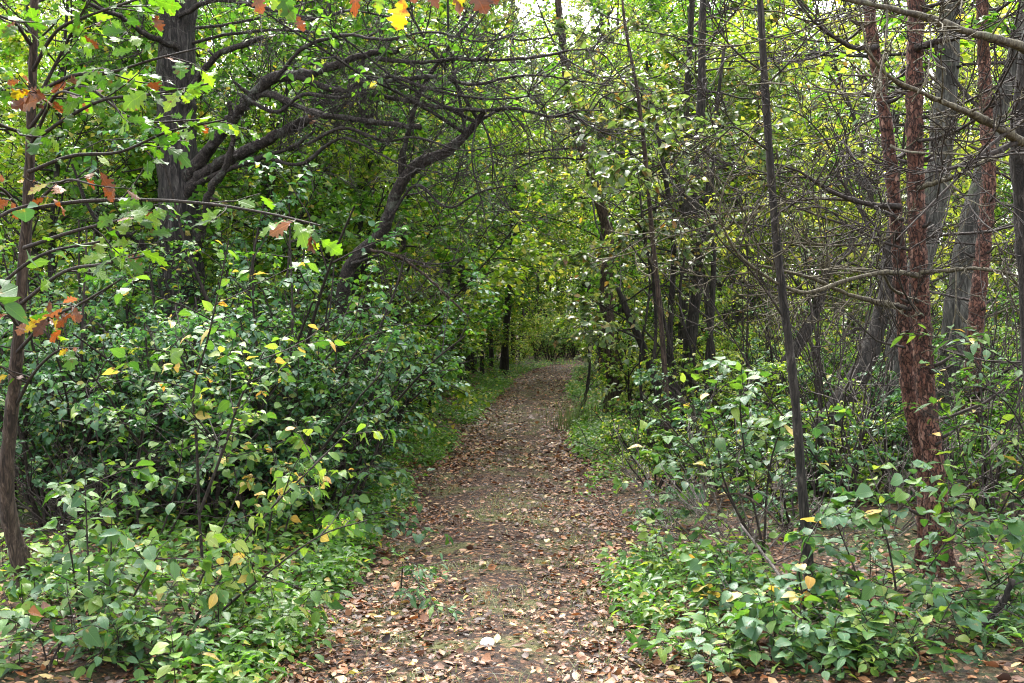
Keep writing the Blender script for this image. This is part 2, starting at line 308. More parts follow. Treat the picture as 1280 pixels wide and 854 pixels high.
_CS = {k: np.stack([np.cos(np.arange(k) * 2 * math.pi / k), np.sin(np.arange(k) * 2 * math.pi / k)], 1) for k in range(3, 25)}
_QC = {}
def tube(B, pts, rads, k=6, jitter=0.0, cap=False, r=0.0, flare=0.0):
    pts = np.asarray(pts, float); n = len(pts)
    rads = resample_r(rads, n) if len(rads) != n else np.asarray(rads, float)
    d = np.empty_like(pts); d[1:-1] = pts[2:] - pts[:-2]; d[0] = pts[1] - pts[0]; d[-1] = pts[-1] - pts[-2]
    d = unit(d)
    ref = np.array([0, 1.0, 0]) if abs(d[0][1]) < .8 else np.array([1.0, 0, 0])
    s = unit(np.cross(d, ref)); u = np.cross(s, d)
    cs = _CS[k]; rr = rads[:, None] * (np.ones((n, k)) if not jitter else 1 + RNG.normal(0, jitter, (n, k)))
    if flare:
        hh = (pts[:, 2] - pts[0, 2] - .1).clip(0)[:, None]; th = np.arange(k)[None, :] * 2 * math.pi / k
        rr = rr * (1 + flare * np.exp(-hh / (2.2 * rads[0])) * (1 + .7 * np.cos(th * 4 + pts[0, 0] * 7) + .3 * np.cos(th * 7 + 1)))
    v = pts[:, None, :] + rr[..., None] * (cs[None, :, 0, None] * s[:, None, :] + cs[None, :, 1, None] * u[:, None, :])
    key = (n, k)
    if key not in _QC:
        i = np.arange(n - 1)[:, None] * k; j = np.arange(k)[None, :]; j2 = (j + 1) % k
        _QC[key] = np.stack([i + j, i + j2, i + k + j2, i + k + j], -1).reshape(-1, 4)
    v = v.reshape(-1, 3); t = None
    if cap:
        v = np.vstack([v, pts[-1] + d[-1] * rads[-1] * .5]); b = (n - 1) * k
        t = np.array([[b + a, b + (a + 1) % k, n * k] for a in range(k)])
    B.add(v, _QC[key], t, r)

def perp(d):
    a = unit(RNG.normal(0, 1, 3)); return unit(np.cross(d, a))
class GP:                                                        # growth parameters by branch level
    def __init__(s, **k): s.__dict__.update(k)
def grow(B, p, d, L, r, lvl, P, sites):
    n = P.seg[lvl]; pts = np.empty((n + 1, 3)); pts[0] = p; d = unit(d); st = L / n
    nz = RNG.normal(0, P.wander[lvl], (n, 3)); up = P.up[lvl]; ds = []
    for i in range(n):
        d = d + nz[i]; d[2] += up; d = d / math.sqrt(d[0] * d[0] + d[1] * d[1] + d[2] * d[2]); pts[i + 1] = pts[i] + d * st; ds.append(d)
    tube(B, pts, np.linspace(r, max(r * P.taper, P.rmin), n + 1), P.sides[lvl])
    branch_off(B, pts, L, r, lvl, P, sites)
def branch_off(B, pts, L, r, lvl, P, sites):
    n = len(pts) - 1
    if lvl < P.depth:
        nb = P.nb[lvl]; nb = int(nb) + (RNG.random() < nb - int(nb))
        for t in np.sort(RNG.uniform(P.t0[lvl], 1, nb)):
            f = t * n; i = min(int(f), n - 1); q = pts[i] + (pts[i + 1] - pts[i]) * (f - i); dd = unit(pts[i + 1] - pts[i])
            a = P.angle[lvl] * RNG.uniform(.7, 1.25); side = perp(dd)
            if P.flat[lvl]: side[2] *= (1 - P.flat[lvl]); side = unit(side)
            cd = dd * math.cos(a) + side * math.sin(a)
            grow(B, q, cd, L * P.ratio[lvl] * RNG.uniform(.6, 1.2) * (1 - .45 * t), max(r * (1 - .5 * t) * P.rr[lvl], P.rmin), lvl + 1, P, sites)
    if lvl >= P.leafl and sites is not None:
        m = P.nl[lvl - P.leafl]
        for t in (np.arange(m) + RNG.uniform(.2, .9, m)) / m:
            f = (.12 + .88 * t) * n; i = min(int(f), n - 1); q = pts[i] + (pts[i + 1] - pts[i]) * (f - i)
            sites.append((q, unit(pts[i + 1] - pts[i])))

# ------------------------------------------------------------------ leaf outlines
def strip_leaf(rows, fold=.25, droop=.25, tip=1.0, wave=0.0, stalk=0.0, curl=0.0, asym=0.0, bend=0.0, twist=0.0):
    """rows: (mid_y, edge_x, edge_y); length 1 along +y, blade facing +z"""
    v = [(0, 0, 0)]; q = []; t = []
    for my, ex, ey in rows: v += [(-ex, ey, 0), (0, my, 0), (ex, ey, 0)]
    v.append((0, tip, 0)); n = len(rows)
    t += [(0, 2, 1), (0, 3, 2)]
    for i in range(n - 1):
        a = 1 + 3 * i; q += [(a, a + 1, a + 4, a + 3), (a + 1, a + 2, a + 5, a + 4)]
    a = 1 + 3 * (n - 1); e = len(v) - 1; t += [(a, a + 1, e), (a + 1, a + 2, e)]
    v = np.array(v, float); uv = v[:, :2].copy()
    v[:, 0] *= np.where(v[:, 0] > 0, 1 + asym, 1 - asym); v[:, 0] += bend * v[:, 1] ** 2
    v[:, 2] = fold * np.abs(v[:, 0]) - droop * v[:, 1] ** 2 + wave * np.sin(v[:, 1] * 13 + v[:, 0] * 6) + curl * v[:, 0] ** 2 * 3 + twist * v[:, 0] * v[:, 1] * 2
    if stalk:
        b = len(v); w = .012
        sv = np.array([(-w, 0, 0), (w, 0, 0), (0, 0, -w), (-w, -stalk, .2 * stalk), (w, -stalk, .2 * stalk), (0, -stalk, .2 * stalk - w)])
        v = np.vstack([v, sv]); uv = np.vstack([uv, np.zeros((6, 2))])
        q += [(b, b + 1, b + 4, b + 3), (b + 1, b + 2, b + 5, b + 4), (b + 2, b, b + 3, b + 5)]
    return v, q, t, uv
OVATE = [(.10, .15, .07), (.28, .30, .24), (.48, .33, .44), (.68, .26, .64), (.86, .12, .84)]
ROUND = [(.08, .22, .03), (.25, .40, .2), (.46, .44, .42), (.68, .35, .64), (.87, .16, .85)]
LANCE = [(.10, .08, .09), (.3, .17, .28), (.52, .19, .5), (.74, .13, .72), (.9, .05, .89)]
OAK = [(.08, .05, .08), (.16, .10, .14), (.22, .19, .25), (.27, .18, .31), (.31, .12, .31), (.38, .15, .38), (.45, .30, .49), (.51, .29, .57), (.54, .17, .55), (.61, .18, .62), (.68, .30, .73), (.74, .23, .79), (.77, .14, .78), (.85, .16, .88), (.91, .08, .92)]
DIAMOND = (np.array([(0, 0, 0), (-.30, .42, .08), (0, .45, 0), (.30, .42, .08), (0, 1, -.18)]), [], [(0, 2, 1), (0, 3, 2), (1, 2, 4), (2, 3, 4)], None)
FLAT2 = (np.array([(0, 0, 0), (-.31, .45, .07), (.31, .45, .07), (0, 1, -.15)]), [], [(0, 2, 1), (1, 2, 3)], None)
MID6 = (np.array([(0, 0, 0), (-.24, .2, .07), (-.30, .55, .06), (0, 1, -.22), (.30, .55, .06), (.24, .2, .07), (0, .4, -.02)]), [], [(0, 6, 1), (1, 6, 2), (2, 6, 3), (3, 6, 4), (4, 6, 5), (5, 6, 0)], None)

def scatter(B, tpl, pos, dirv, nrm, size, rnd, wid=None, uv=False):
    tv, q, t, tuv = tpl; n = len(pos); k = len(tv)
    y = unit(dirv); x = unit(np.cross(y, nrm)); z = np.cross(x, y)
    sz = np.asarray(size)[:, None, None]; ws = 1 if wid is None else np.asarray(wid)[:, None, None]
    v = pos[:, None, :] + sz * (tv[None, :, 0, None] * ws * x[:, None, :] + tv[None, :, 1, None] * y[:, None, :] + tv[None, :, 2, None] * z[:, None, :])
    off = (np.arange(n) * k)[:, None, None]
    Q = (np.asarray(q)[None] + off).reshape(-1, 4) if len(q) else None
    T = (np.asarray(t)[None] + off).reshape(-1, 3) if len(t) else None
    B.add(v.reshape(-1, 3), Q, T, np.repeat(rnd, k), np.tile(tuv, (n, 1)) if (uv and tuv is not None) else None)

def leaf_frames(sites, spread=.9, droop=.25, upn=.9, jn=.45, face=None):
    p = np.array([s[0] for s in sites]); td = np.array([s[1] for s in sites]); n = len(p)
    side = unit(np.cross(td, UP) + RNG.normal(0, .15, (n, 3))) * np.where(np.arange(n) % 2, 1, -1)[:, None]
    d = unit(td * .6 + side * spread + RNG.normal(0, .25, (n, 3)) - UP * droop)
    nn = RNG.normal(0, jn, (n, 3)) + UP * upn
    if face is not None: nn = nn + np.asarray(face)
    nn = nn - d * (nn * d).sum(1, keepdims=True)
    return p, d, unit(nn)

# ------------------------------------------------------------------ ground and path (one height field, cut along the ragged path edge)
xs = [0.0]; st = .06
while xs[-1] < 400:
    if xs[-1] > 2.8: st *= 1.13
    xs.append(xs[-1] + st)
xs = np.array(xs); xs = np.concatenate([-xs[::-1], xs[1:]])
ys = [3.2]; st = .06
while ys[-1] < 600:
    if ys[-1] > 11: st *= 1.03
    ys.append(ys[-1] + st)
back = [3.2]; st = .08
while back[-1] > -300: st *= 1.2; back.append(back[-1] - st)
ys = np.array(back[:0:-1] + ys)
GX, GY = np.meshgrid(xs, ys)
shift = np.interp(GY, PY, PXC) * np.exp(-(GX / 30) ** 2) * (GY < 70)
GXs = GX + shift
GZ = gz(GXs, GY)
nx, ny = len(xs), len(ys)
vv = np.stack([GXs, GY, GZ], -1).reshape(-1, 3)
ii = np.arange(ny - 1)[:, None] * nx + np.arange(nx - 1)[None]
quads = np.stack([ii, ii + 1, ii + nx + 1, ii + nx], -1).reshape(-1, 4)
cen = vv[quads].mean(1)
ispath = (path_off(cen[:, 0], cen[:, 1]) < 0) & (cen[:, 1] < 58)
for nm, sel in (('ground', ~ispath), ('path', ispath)):
    used = np.unique(quads[sel]); remap = np.full(len(vv), -1); remap[used] = np.arange(len(used))
    b = MB(); b.add(vv[used], remap[quads[sel]]); o = b.obj(nm, nm); tag(o, kind='structure')

# ------------------------------------------------------------------ leaf litter
def litter(name, n, ymin, ymax, half, label, smin, smax, tpl, tone=1.25):
    y = ymin * (ymax / ymin) ** RNG.random(n); x = path_c(y) + RNG.uniform(-half, half, n)
    off = path_off(x, y); c = np.abs(x - path_c(y))
    dens = np.where(off < 0, .05 + .85 * fbm(x * 2.2, y * 1.6, 31), .12 + .35 * fbm(x, y, 33) + .3 * (y < 7))
    dens = dens * (.62 + .6 * np.exp(-((off + .15) / .35) ** 2))
    dens = dens * (1 - .8 * np.exp(-((x - path_c(y) - .05 - .15 * np.sin(y * .5)) / .24) ** 2) * (y < 24) * fbm(x * 2, y * .7, 41) * 1.5).clip(.05, 1)
    k = RNG.random(n) < dens; x, y = x[k], y[k]; m = len(x)
    z = gz(x, y) + RNG.uniform(.004, .024, m)
    a = RNG.uniform(0, 2 * math.pi, m); d = np.stack([np.cos(a), np.sin(a), RNG.normal(0, .22, m)], 1)
    nn = UP + RNG.normal(0, .34, (m, 3)); nn = unit(nn - d * (nn * d).sum(1, keepdims=True) / (d * d).sum(1, keepdims=True))
    b = MB(); scatter(b, tpl, np.stack([x, y, z], 1), d, nn, smin + (smax - smin) * (RNG.random(m) ** 2.2 * 1.35), RNG.random(m) ** tone * .999, RNG.uniform(.45, 1.35, m))
    o = b.obj(name, 'litter'); tag(o, label, 'leaf litter', kind='stuff'); return o
CURLY = (np.array([(0, 0, 0), (-.3, .2, .12), (-.36, .55, .16), (0, 1, .10), (.34, .6, .10), (.28, .2, .05), (0, .45, -.03)]), [], [(0, 6, 1), (1, 6, 2), (2, 6, 3), (3, 6, 4), (4, 6, 5), (5, 6, 0)], None)
FLAKE = (np.array([(-.1, 0, 0), (-.34, .3, .05), (-.12, .7, .10), (.1, 1, .04), (.36, .62, .12), (.22, .15, .02), (.02, .45, 0)]), [], [(0, 6, 1), (1, 6, 2), (2, 6, 3), (3, 6, 4), (4, 6, 5), (5, 6, 0)], None)
HUMP = (np.array([(0, 0, 0), (-.26, .25, -.05), (-.2, .7, -.04), (0, 1, -.06), (.3, .55, -.07), (.2, .2, -.04), (0, .45, .07)]), [], [(0, 6, 1), (1, 6, 2), (2, 6, 3), (3, 6, 4), (4, 6, 5), (5, 6, 0)], None)
litter('leaf_litter', 42000, 3.6, 14, 3.4, 'brown and tan dead leaves strewn thickly over the near path and its verges', .018, .054, CURLY)
litter('leaf_litter', 42000, 3.6, 14, 3.4, 'humped dull brown dead leaves mixed into the near path litter', .018, .052, HUMP)
litter('leaf_litter', 26000, 3.6, 15, 2.6, 'crumbled leaf scraps between the whole leaves on the near path', .010, .03, FLAKE)
litter('leaf_litter', 80000, 11, 48, 2.4, 'small brown dead leaves carpeting the farther stretch of path', .04, .085, FLAT2, 1.0)

# ------------------------------------------------------------------ tree and shrub kinds that repeat in the depth of the wood
def crown_tree(h, r, spread, low, nmain, lean=0.0, tpl=FLAT2, leaf=.10, nl=(4, 9), sub=(6, 5), up0=.03, bark='dark_bark', droop=.3):
    """returns (trunk mesh, crown mesh) of one tree standing at the origin"""
    B = MB(); sites = []
    n = 10; t = np.linspace(0, 1, n)
    ln = np.array([RNG.normal(0, lean), RNG.normal(0, lean), 0])
    pts = np.stack([np.cumsum(RNG.normal(0, .05, n)) * h * .06, np.cumsum(RNG.normal(0, .05, n)) * h * .06, t * h - .15], 1) + ln * (t ** 1.5)[:, None] * h
    tube(B, catmull(pts, 3), r * np.linspace(1, .22, n) * np.array([1.25] + [1.0] * (n - 1)), 10, .03)
    P = GP(seg=[6, 4, 3], wander=[.13, .17, .2], up=[up0, -.02, -.07], taper=.3, rmin=.004, sides=[5, 4, 3], depth=2, nb=[sub[0], sub[1]], t0=[.22, .2],
           angle=[.85, .8], flat=[.55, .4], ratio=[.48, .5], rr=[.5, .5], leafl=1, nl=list(nl))
    for i in range(nmain):
        f = low + (1 - low) * (i + RNG.random()) / nmain; k = f * (n - 1); j = min(int(k), n - 2); p = pts[j] + (pts[j + 1] - pts[j]) * (k - j)
        az = i * 2.399 + RNG.normal(0, .4); el = RNG.uniform(-.1, .55) + f * .35
        d = np.array([math.cos(az) * math.cos(el), math.sin(az) * math.cos(el), math.sin(el)])
        L = spread * RNG.uniform(.7, 1.15) * (1.15 - .55 * max(0, (f - .5) * 2))
        grow(B, p, d, L, r * .32 * (1.2 - f * .7), 0, P, sites)
    pos, dv, nn = leaf_frames(sites, droop=droop, upn=.8, jn=.55)
    pos = pos + RNG.normal(0, .05, pos.shape)
    C = MB(); scatter(C, tpl, pos, dv, nn, leaf * RNG.uniform(.65, 1.2, len(pos)), RNG.random(len(pos)) * .999, RNG.uniform(.8, 1.25, len(pos)))
    return B.mesh('trunk', bark), C.mesh('crown', 'green')
def shrub(h, nst, spread, tpl=MID6, leaf=.07, nl=(5, 8), sub=(6, 4), lean=.45, droop=.35, bark='twig', face=None, fill=1.0):
    B = MB(); sites = []
    P = GP(seg=[7, 4, 3], wander=[.10, .16, .2], up=[-.02, -.03, -.06], taper=.3, rmin=.0028, sides=[5, 4, 3], depth=2, nb=[sub[0] * fill, sub[1]], t0=[.15, .2],
           angle=[.8, .8], flat=[.3, .4], ratio=[.42, .5], rr=[.5, .6], leafl=1, nl=list(nl))
    for i in range(nst):
        az = i * 2.399 + RNG.normal(0, .3); tl = lean * math.sqrt(RNG.random()) * 1.1
        d = np.array([math.cos(az) * math.sin(tl), math.sin(az) * math.sin(tl), math.cos(tl)])
        b = np.array([math.cos(az), math.sin(az), 0]) * RNG.uniform(0, spread * .25); b[2] = -.08
        grow(B, b, d, h * RNG.uniform(.65, 1.1), .012 + .004 * h, 0, P, sites)
    pos, dv, nn = leaf_frames(sites, droop=droop, upn=.9, jn=.4, face=face)
    C = MB(); scatter(C, tpl, pos, dv, nn, leaf * RNG.uniform(.6, 1.25, len(pos)), RNG.random(len(pos)) * .999, RNG.uniform(.8, 1.3, len(pos)))
    return B.mesh('stem', bark), C.mesh('foliage', 'bluegreen')

TREES = [crown_tree(11, .12, 2.8, .20, 22, .05, leaf=.105, nl=(5, 11)), crown_tree(13, .14, 3.3, .30, 20, .03, leaf=.11, nl=(5, 11)), crown_tree(9, .09, 2.5, .12, 20, .10, leaf=.10),
         crown_tree(12, .10, 2.6, .3, 11, .08, leaf=.10, nl=(3, 7)), crown_tree(7, .06, 2.1, .10, 20, .12, leaf=.095), crown_tree(15, .17, 3.6, .4, 20, .03, leaf=.11, nl=(5, 11))]
SHRUBS = [shrub(2.6, 9, .5, leaf=.062, nl=(5, 9), sub=(7, 4)), shrub(2.2, 9, .6, leaf=.055, nl=(5, 9)), shrub(1.6, 9, .6, leaf=.058, nl=(5, 8), sub=(7, 4)), shrub(3.2, 8, .5, leaf=.064, nl=(5, 9), sub=(7, 4)), shrub(1.1, 8, .5, leaf=.05, sub=(6, 4), lean=.7, nl=(5, 8)), shrub(2.0, 8, .5, leaf=.068, sub=(6, 3), nl=(5, 8))]
OVER = [crown_tree(9, .075, 3.1, .32, 24, .06, leaf=.10, nl=(6, 11)), crown_tree(8, .07, 2.9, .34, 24, .08, leaf=.095, nl=(6, 11))]
UNDER = [crown_tree(5.5, .05, 2.3, .08, 26, .10, leaf=.095, nl=(6, 11)), crown_tree(6.5, .06, 2.6, .12, 28, .12, leaf=.10, nl=(6, 11)), crown_tree(4.2, .04, 1.9, .06, 22, .12, leaf=.09, nl=(6, 10)), crown_tree(8, .075, 2.9, .15, 30, .10, leaf=.10, nl=(6, 11))]
def with_mat(o, mat):
    o.material_slots[0].link = 'OBJECT'; o.material_slots[0].material = M[mat]
def place_tree(kind, x, y, rz, s, mat, label, group, name='woodland_tree', cat='tree', bark=None, sz=1.0):
    e = empty(name, (x, y, float(gz(x, y))), label, cat, group)
    e.rotation_euler = (0, 0, rz); e.scale = (s, s, s * sz)
    tk, cr = kind
    a = part('trunk' if cat == 'tree' else 'stem', tk, e); b = part('crown' if cat == 'tree' else 'foliage', cr, e); with_mat(b, mat)
    if bark: with_mat(a, bark)
    return e

# -- trees in the depth of the wood, both sides
SIDE = {-1: 'left', 1: 'right'}
TONE = {'green': 'mid-green', 'yellowgreen': 'yellow-green', 'sunny': 'lemon-yellow', 'pale': 'pale grey-green', 'bluegreen': 'blue-green'}
placed = []
def try_place(x, y, gap):
    for a, b in placed:
        if (a - x) ** 2 + (b - y) ** 2 < gap * gap: return False
    placed.append((x, y)); return True
nt_ = 0; tries = 0
while nt_ < 44 and tries < 4000:
    tries += 1
    y = 15 * (62 / 15) ** (RNG.random() ** .7); x = RNG.uniform(-.56 * y - 2, .56 * y + 2)
    off = abs(x - float(path_c(y)))
    if off < 2.3 or (y > 50 and off < 3): continue
    if not try_place(x, y, 1.6 + .02 * y): continue
    sd_ = -1 if x < path_c(y) else 1
    mat = RNG.choice(['green', 'yellowgreen', 'sunny', 'green', 'pale'] if sd_ > 0 else ['green', 'green', 'yellowgreen', 'sunny', 'yellowgreen'])
    band = 'beyond the nearer shrubs' if y < 30 else 'deep in the wood'
    k = int(RNG.integers(0, len(TREES)))
    if y < 26: k = 3
    elif off > 4: k = int(RNG.choice([0, 1, 5]))
    else: k = 4
    place_tree(TREES[k], x, y, RNG.uniform(0, 6.28), RNG.uniform(.85, 1.2), mat, f'slender {TONE[mat]} tree {band} on the {SIDE[sd_]}', f'{TONE[mat]} trees {band}, {SIDE[sd_]} side')
    nt_ += 1
# beyond the bend, closing the view down the path
for x, y, k, mat in ((1.2, 68, 2, 'sunny'), (4.5, 72, 0, 'yellowgreen'), (-3.5, 66, 4, 'green'), (2.8, 78, 1, 'sunny'), (9.5, 68, 4, 'yellowgreen'), (-6, 74, 0, 'yellowgreen')):
    place_tree(TREES[k], x, y, RNG.uniform(0, 6.28), 1.1, mat, f'{TONE[mat]} leafy tree closing the view beyond the bend of the path', f'{TONE[mat]} trees beyond the bend')

for (y, off, k, mat) in ((19, -2.5, 1, 'green'), (22, 2.6, 0, 'yellowgreen'), (24.5, -2.1, 0, 'green'), (28, 2.2, 1, 'green'), (31, -2.0, 1, 'yellowgreen'), (33, 2.6, 0, 'sunny'), (36, -2.2, 0, 'green'), (40, 2.1, 1, 'yellowgreen'), (41, -2.2, 1, 'sunny'), (26, -4.5, 0, 'sunny'), (26, 5.4, 0, 'yellowgreen')):
    x = float(path_c(y)) + off; placed.append((x, y)); place_tree(OVER[k], x, y, RNG.uniform(0, 6.28), RNG.uniform(.95, 1.15), mat, f'{TONE[mat]} tree whose crown arches over the far path', f'{TONE[mat]} trees arching over the far path', name='arching_tree')
nc_ = 0
while nc_ < 30:
    y = RNG.uniform(33, 60); x = RNG.uniform(-.5 * y, .5 * y)
    if abs(x - float(path_c(y))) < 3.2 or not try_place(x, y, 2.0): continue
    nc_ += 1; mat = str(RNG.choice(['yellowgreen', 'sunny', 'green'])); s_ = -1 if x < path_c(y) else 1
    place_tree(TREES[int(RNG.choice([1, 5]))], x, y, RNG.uniform(0, 6.28), RNG.uniform(1.1, 1.3), mat, f'tall {TONE[mat]} canopy tree far back on the {SIDE[s_]}', f'tall {TONE[mat]} canopy trees, {SIDE[s_]}')
for (px_, d_, k_, mat) in ((60, 11.5, 0, 'green'), (125, 12.4, 2, 'yellowgreen'), (180, 13.2, 0, 'green'), (300, 13.4, 1, 'green'), (365, 13.2, 2, 'yellowgreen'), (430, 13.6, 0, 'green'), (490, 14.6, 1, 'yellowgreen'), (500, 19.5, 0, 'green')):
    p_ = on_ground(px_, d_); placed.append((p_[0], p_[1]))
    place_tree(UNDER[k_], p_[0], p_[1], RNG.uniform(0, 6.28), RNG.uniform(.95, 1.1), mat, f'young {TONE[mat]} tree veiling the thick trunks on the left', f'young {TONE[mat]} trees among the thick trunks', name='young_tree')
for (px_, d_, k_, sc, mat) in ((585, 58, 1, 1.3, 'yellowgreen'), (625, 63, 5, 1.35, 'green'), (665, 60, 1, 1.4, 'yellowgreen'), (705, 66, 5, 1.45, 'sunny'), (745, 60, 1, 1.35, 'green'), (790, 57, 5, 1.25, 'yellowgreen'), (600, 44, 1, 1.2, 'green'), (760, 43, 5, 1.15, 'yellowgreen'), (830, 42, 1, 1.2, 'sunny'), (540, 40, 5, 1.15, 'yellowgreen'), (752, 31, 1, 1.15, 'yellowgreen'), (812, 27, 1, 1.1, 'green'), (772, 38, 1, 1.2, 'sunny'), (590, 32, 1, 1.15, 'green')):
    p_ = on_ground(px_, d_); placed.append((p_[0], p_[1]))
    place_tree(TREES[k_], p_[0], p_[1], RNG.uniform(0, 6.28), sc, mat, f'tall {TONE[mat]} tree closing the sky above the bend of the path', f'tall {TONE[mat]} trees above the bend')
# -- young understorey trees, leafy almost to the ground: the green tunnel along the path and the depth behind
def young(n, ylo, yhi, lo, hi, where, mats_l, mats_r, gap):
    got = 0; tr = 0
    while got < n and tr < n * 30:
        tr += 1; y = ylo * (yhi / ylo) ** RNG.random(); s_ = -1 if RNG.random() < .5 else 1; x = float(path_c(y)) + s_ * (lo + (hi(y) - lo) * RNG.random())
        if abs(x) > .6 * y + 3 or not try_place(x, y, gap): continue
        mat = str(RNG.choice(mats_l if s_ < 0 else mats_r)); k = int(RNG.integers(0, 4))
        place_tree(UNDER[k], x, y, RNG.uniform(0, 6.28), RNG.uniform(.85, 1.2), mat, f'young {TONE[mat]} tree, low-branched, {where} on the {SIDE[s_]}', f'young {TONE[mat]} trees {where}, {SIDE[s_]}', name='young_tree'); got += 1
young(22, 18, 42, 2.5, lambda y: 4.6, 'by the far path', ['green', 'green', 'yellowgreen'], ['green', 'pale', 'yellowgreen'], 1.3)
young(56, 15, 42, 4.4, lambda y: .6 * y + 3, 'deep in the wood', ['green', 'yellowgreen', 'sunny'], ['yellowgreen', 'sunny', 'green', 'pale'], 1.6)
for i in range(46):                                              # thicket that closes the wood beyond the bend
    y = 56 + 28 * RNG.random() ** 1.5; x = RNG.uniform(-.5 * y, .5 * y) if i > 14 else RNG.uniform(-3, 8)
    if abs(x - float(path_c(y))) < 2.2 and y < 56: continue
    mat = str(RNG.choice(['sunny', 'yellowgreen', 'green']))
    place_tree(UNDER[int(RNG.integers(0, 4))], x, y, RNG.uniform(0, 6.28), RNG.uniform(1.1, 1.6), mat, f'{TONE[mat]} tree in the far thicket behind the bend of the path', f'{TONE[mat]} far thicket trees', name='young_tree')

for (px_, d_, k_) in ((652, 45.5, 2), (668, 47, 5), (684, 48, 2), (700, 47.5, 5), (716, 47.5, 2), (640, 44, 4), (690, 50, 1), (706, 51, 1), (660, 50, 0), (728, 50, 1)):
    p_ = on_ground(px_, d_); mat = 'sunny' if k_ in (2, 1) else 'yellowgreen'
    place_tree(SHRUBS[k_], p_[0], p_[1], RNG.uniform(0, 6.28), 1.15, mat, f'{TONE[mat]} bush in the bright opening where the path bends', f'{TONE[mat]} bushes at the bend', name='woodland_shrub', cat='shrub')
for i in range(8):                                               # low sunlit bushes in the opening at the bend
    y = RNG.uniform(46.5, 55); x = RNG.uniform(-2.5, 4.5)
    if abs(x - float(path_c(y))) < 1.5 and y < 50: continue
    mat = str(RNG.choice(['sunny', 'yellowgreen', 'sunny']))
    place_tree(SHRUBS[int(RNG.choice([1, 2, 4, 5, 0]))], x, y, RNG.uniform(0, 6.28), RNG.uniform(.9, 1.4), mat, f'{TONE[mat]} bush in the bright opening where the path bends', f'{TONE[mat]} bushes at the bend', name='woodland_shrub', cat='shrub')
# -- shrubs of the understorey
for (px_, d_, k_) in ((60, 7.4, 2), (110, 7.8, 1), (165, 7.5, 2), (215, 7.7, 5), (270, 7.4, 2), (325, 7.5, 2), (370, 7.9, 5), (415, 8.3, 4), (20, 8.2, 1), (140, 8.8, 1), (300, 8.5, 0), (352, 8.3, 1), (392, 8.6, 0), (425, 9.4, 1), (455, 10.6, 1), (330, 9.5, 3), (395, 9.8, 0), (300, 10.2, 1), (420, 11.2, 0), (475, 12.2, 1)):
    p_ = on_ground(px_, d_); placed.append((p_[0], p_[1]))
    place_tree(SHRUBS[k_], p_[0], p_[1], RNG.uniform(0, 6.28), RNG.uniform(.85, 1.1), *((lambda m: (m, f'tall {TONE[m]} bush in the thicket along the left path edge', f'tall {TONE[m]} thicket bushes, left'))(str(RNG.choice(['bluegreen', 'bluegreen', 'green'])))), name='woodland_shrub', cat='shrub')
def shrub_at(x, y, k, s, mat, label, group, sz=1.0):
    return place_tree(SHRUBS[k], x, y, RNG.uniform(0, 6.28), s, mat, label, group, name='woodland_shrub', cat='shrub', sz=sz)
for i in range(46):                                              # left wall of blue-green bushes along the path
    y = 7.6 * (17 / 7.6) ** RNG.random(); edge = path_c(y) - 1.9 - .1 * RNG.random()
    x = edge - 3.4 * RNG.random() ** 1.4 * (.6 + y * .05)
    if not try_place(x, y, .5): continue
    front = x > edge - .9
    k = int(RNG.choice([4, 4, 4, 2] if front else [0, 1, 3, 0, 1, 2]))
    mat = str(RNG.choice(['bluegreen', 'bluegreen', 'green', 'yellowgreen']))
    shrub_at(x, y, k, RNG.uniform(.85, 1.15), mat, f'{"low" if front else "tall"} {TONE[mat]} bush in the thicket along the left path edge', f'{"low" if front else "tall"} {TONE[mat]} thicket bushes, left')
for i in range(44):                                              # farther along both edges
    y = 16 * (48 / 16) ** RNG.random(); s_ = -1 if RNG.random() < .6 else 1
    x = path_c(y) + s_ * (1.8 + 3.6 * RNG.random() ** 1.3)
    if not try_place(x, y, .6): continue
    mat = str(RNG.choice(['green', 'yellowgreen', 'green', 'sunny' if s_ < 0 else 'yellowgreen']))
    k = int(RNG.choice([4, 2, 1, 2, 5])) if abs(x - path_c(y)) < 2.6 else int(RNG.choice([0, 1, 3, 2]))
    shrub_at(x, y, k, RNG.uniform(.8, 1.15), mat, f'{TONE[mat]} bush far down the {SIDE[s_]} edge of the path', f'{TONE[mat]} far bushes, {SIDE[s_]}')
for i in range(30):                                              # under the trees on the right, thinner
    y = 9 * (24 / 9) ** RNG.random(); x = path_c(y) + 1.9 + (.55 * y) * RNG.random()
    if not try_place(x, y, .8): continue
    mat = str(RNG.choice(['green', 'yellowgreen', 'pale']))
    shrub_at(x, y, int(RNG.choice([4, 2, 5, 1])), RNG.uniform(.6, .95), mat, f'{TONE[mat]} bush under the trees right of the path', f'{TONE[mat]} understorey bushes, right')
for (px_, d_, k_) in ((820, 9.4, 4), (870, 9.0, 4), (915, 8.6, 2), (975, 8.2, 4), (1040, 8.4, 2), (1085, 8.0, 4), (1120, 8.8, 5), (1185, 7.8, 4), (1240, 7.6, 2), (1275, 8.2, 5), (1000, 7.2, 4), (1150, 9.6, 2), (800, 12, 4), (905, 11, 5), (960, 10.4, 2), (1020, 11.6, 1), (1062, 10.6, 5), (1092, 12.2, 1), (1150, 11.2, 5), (1215, 10.6, 2), (1262, 11.4, 1), (1295, 9.6, 2), (1130, 13.5, 0), (1230, 14, 0), (1000, 14, 0), (930, 13, 1)):
    p_ = on_ground(px_, d_); placed.append((p_[0], p_[1])); mat = str(RNG.choice(['green', 'bluegreen', 'yellowgreen']))
    shrub_at(p_[0], p_[1], k_, RNG.uniform(.65, .9), mat, f'{TONE[mat]} bush in the shade around the red pines', f'{TONE[mat]} bushes around the pines')
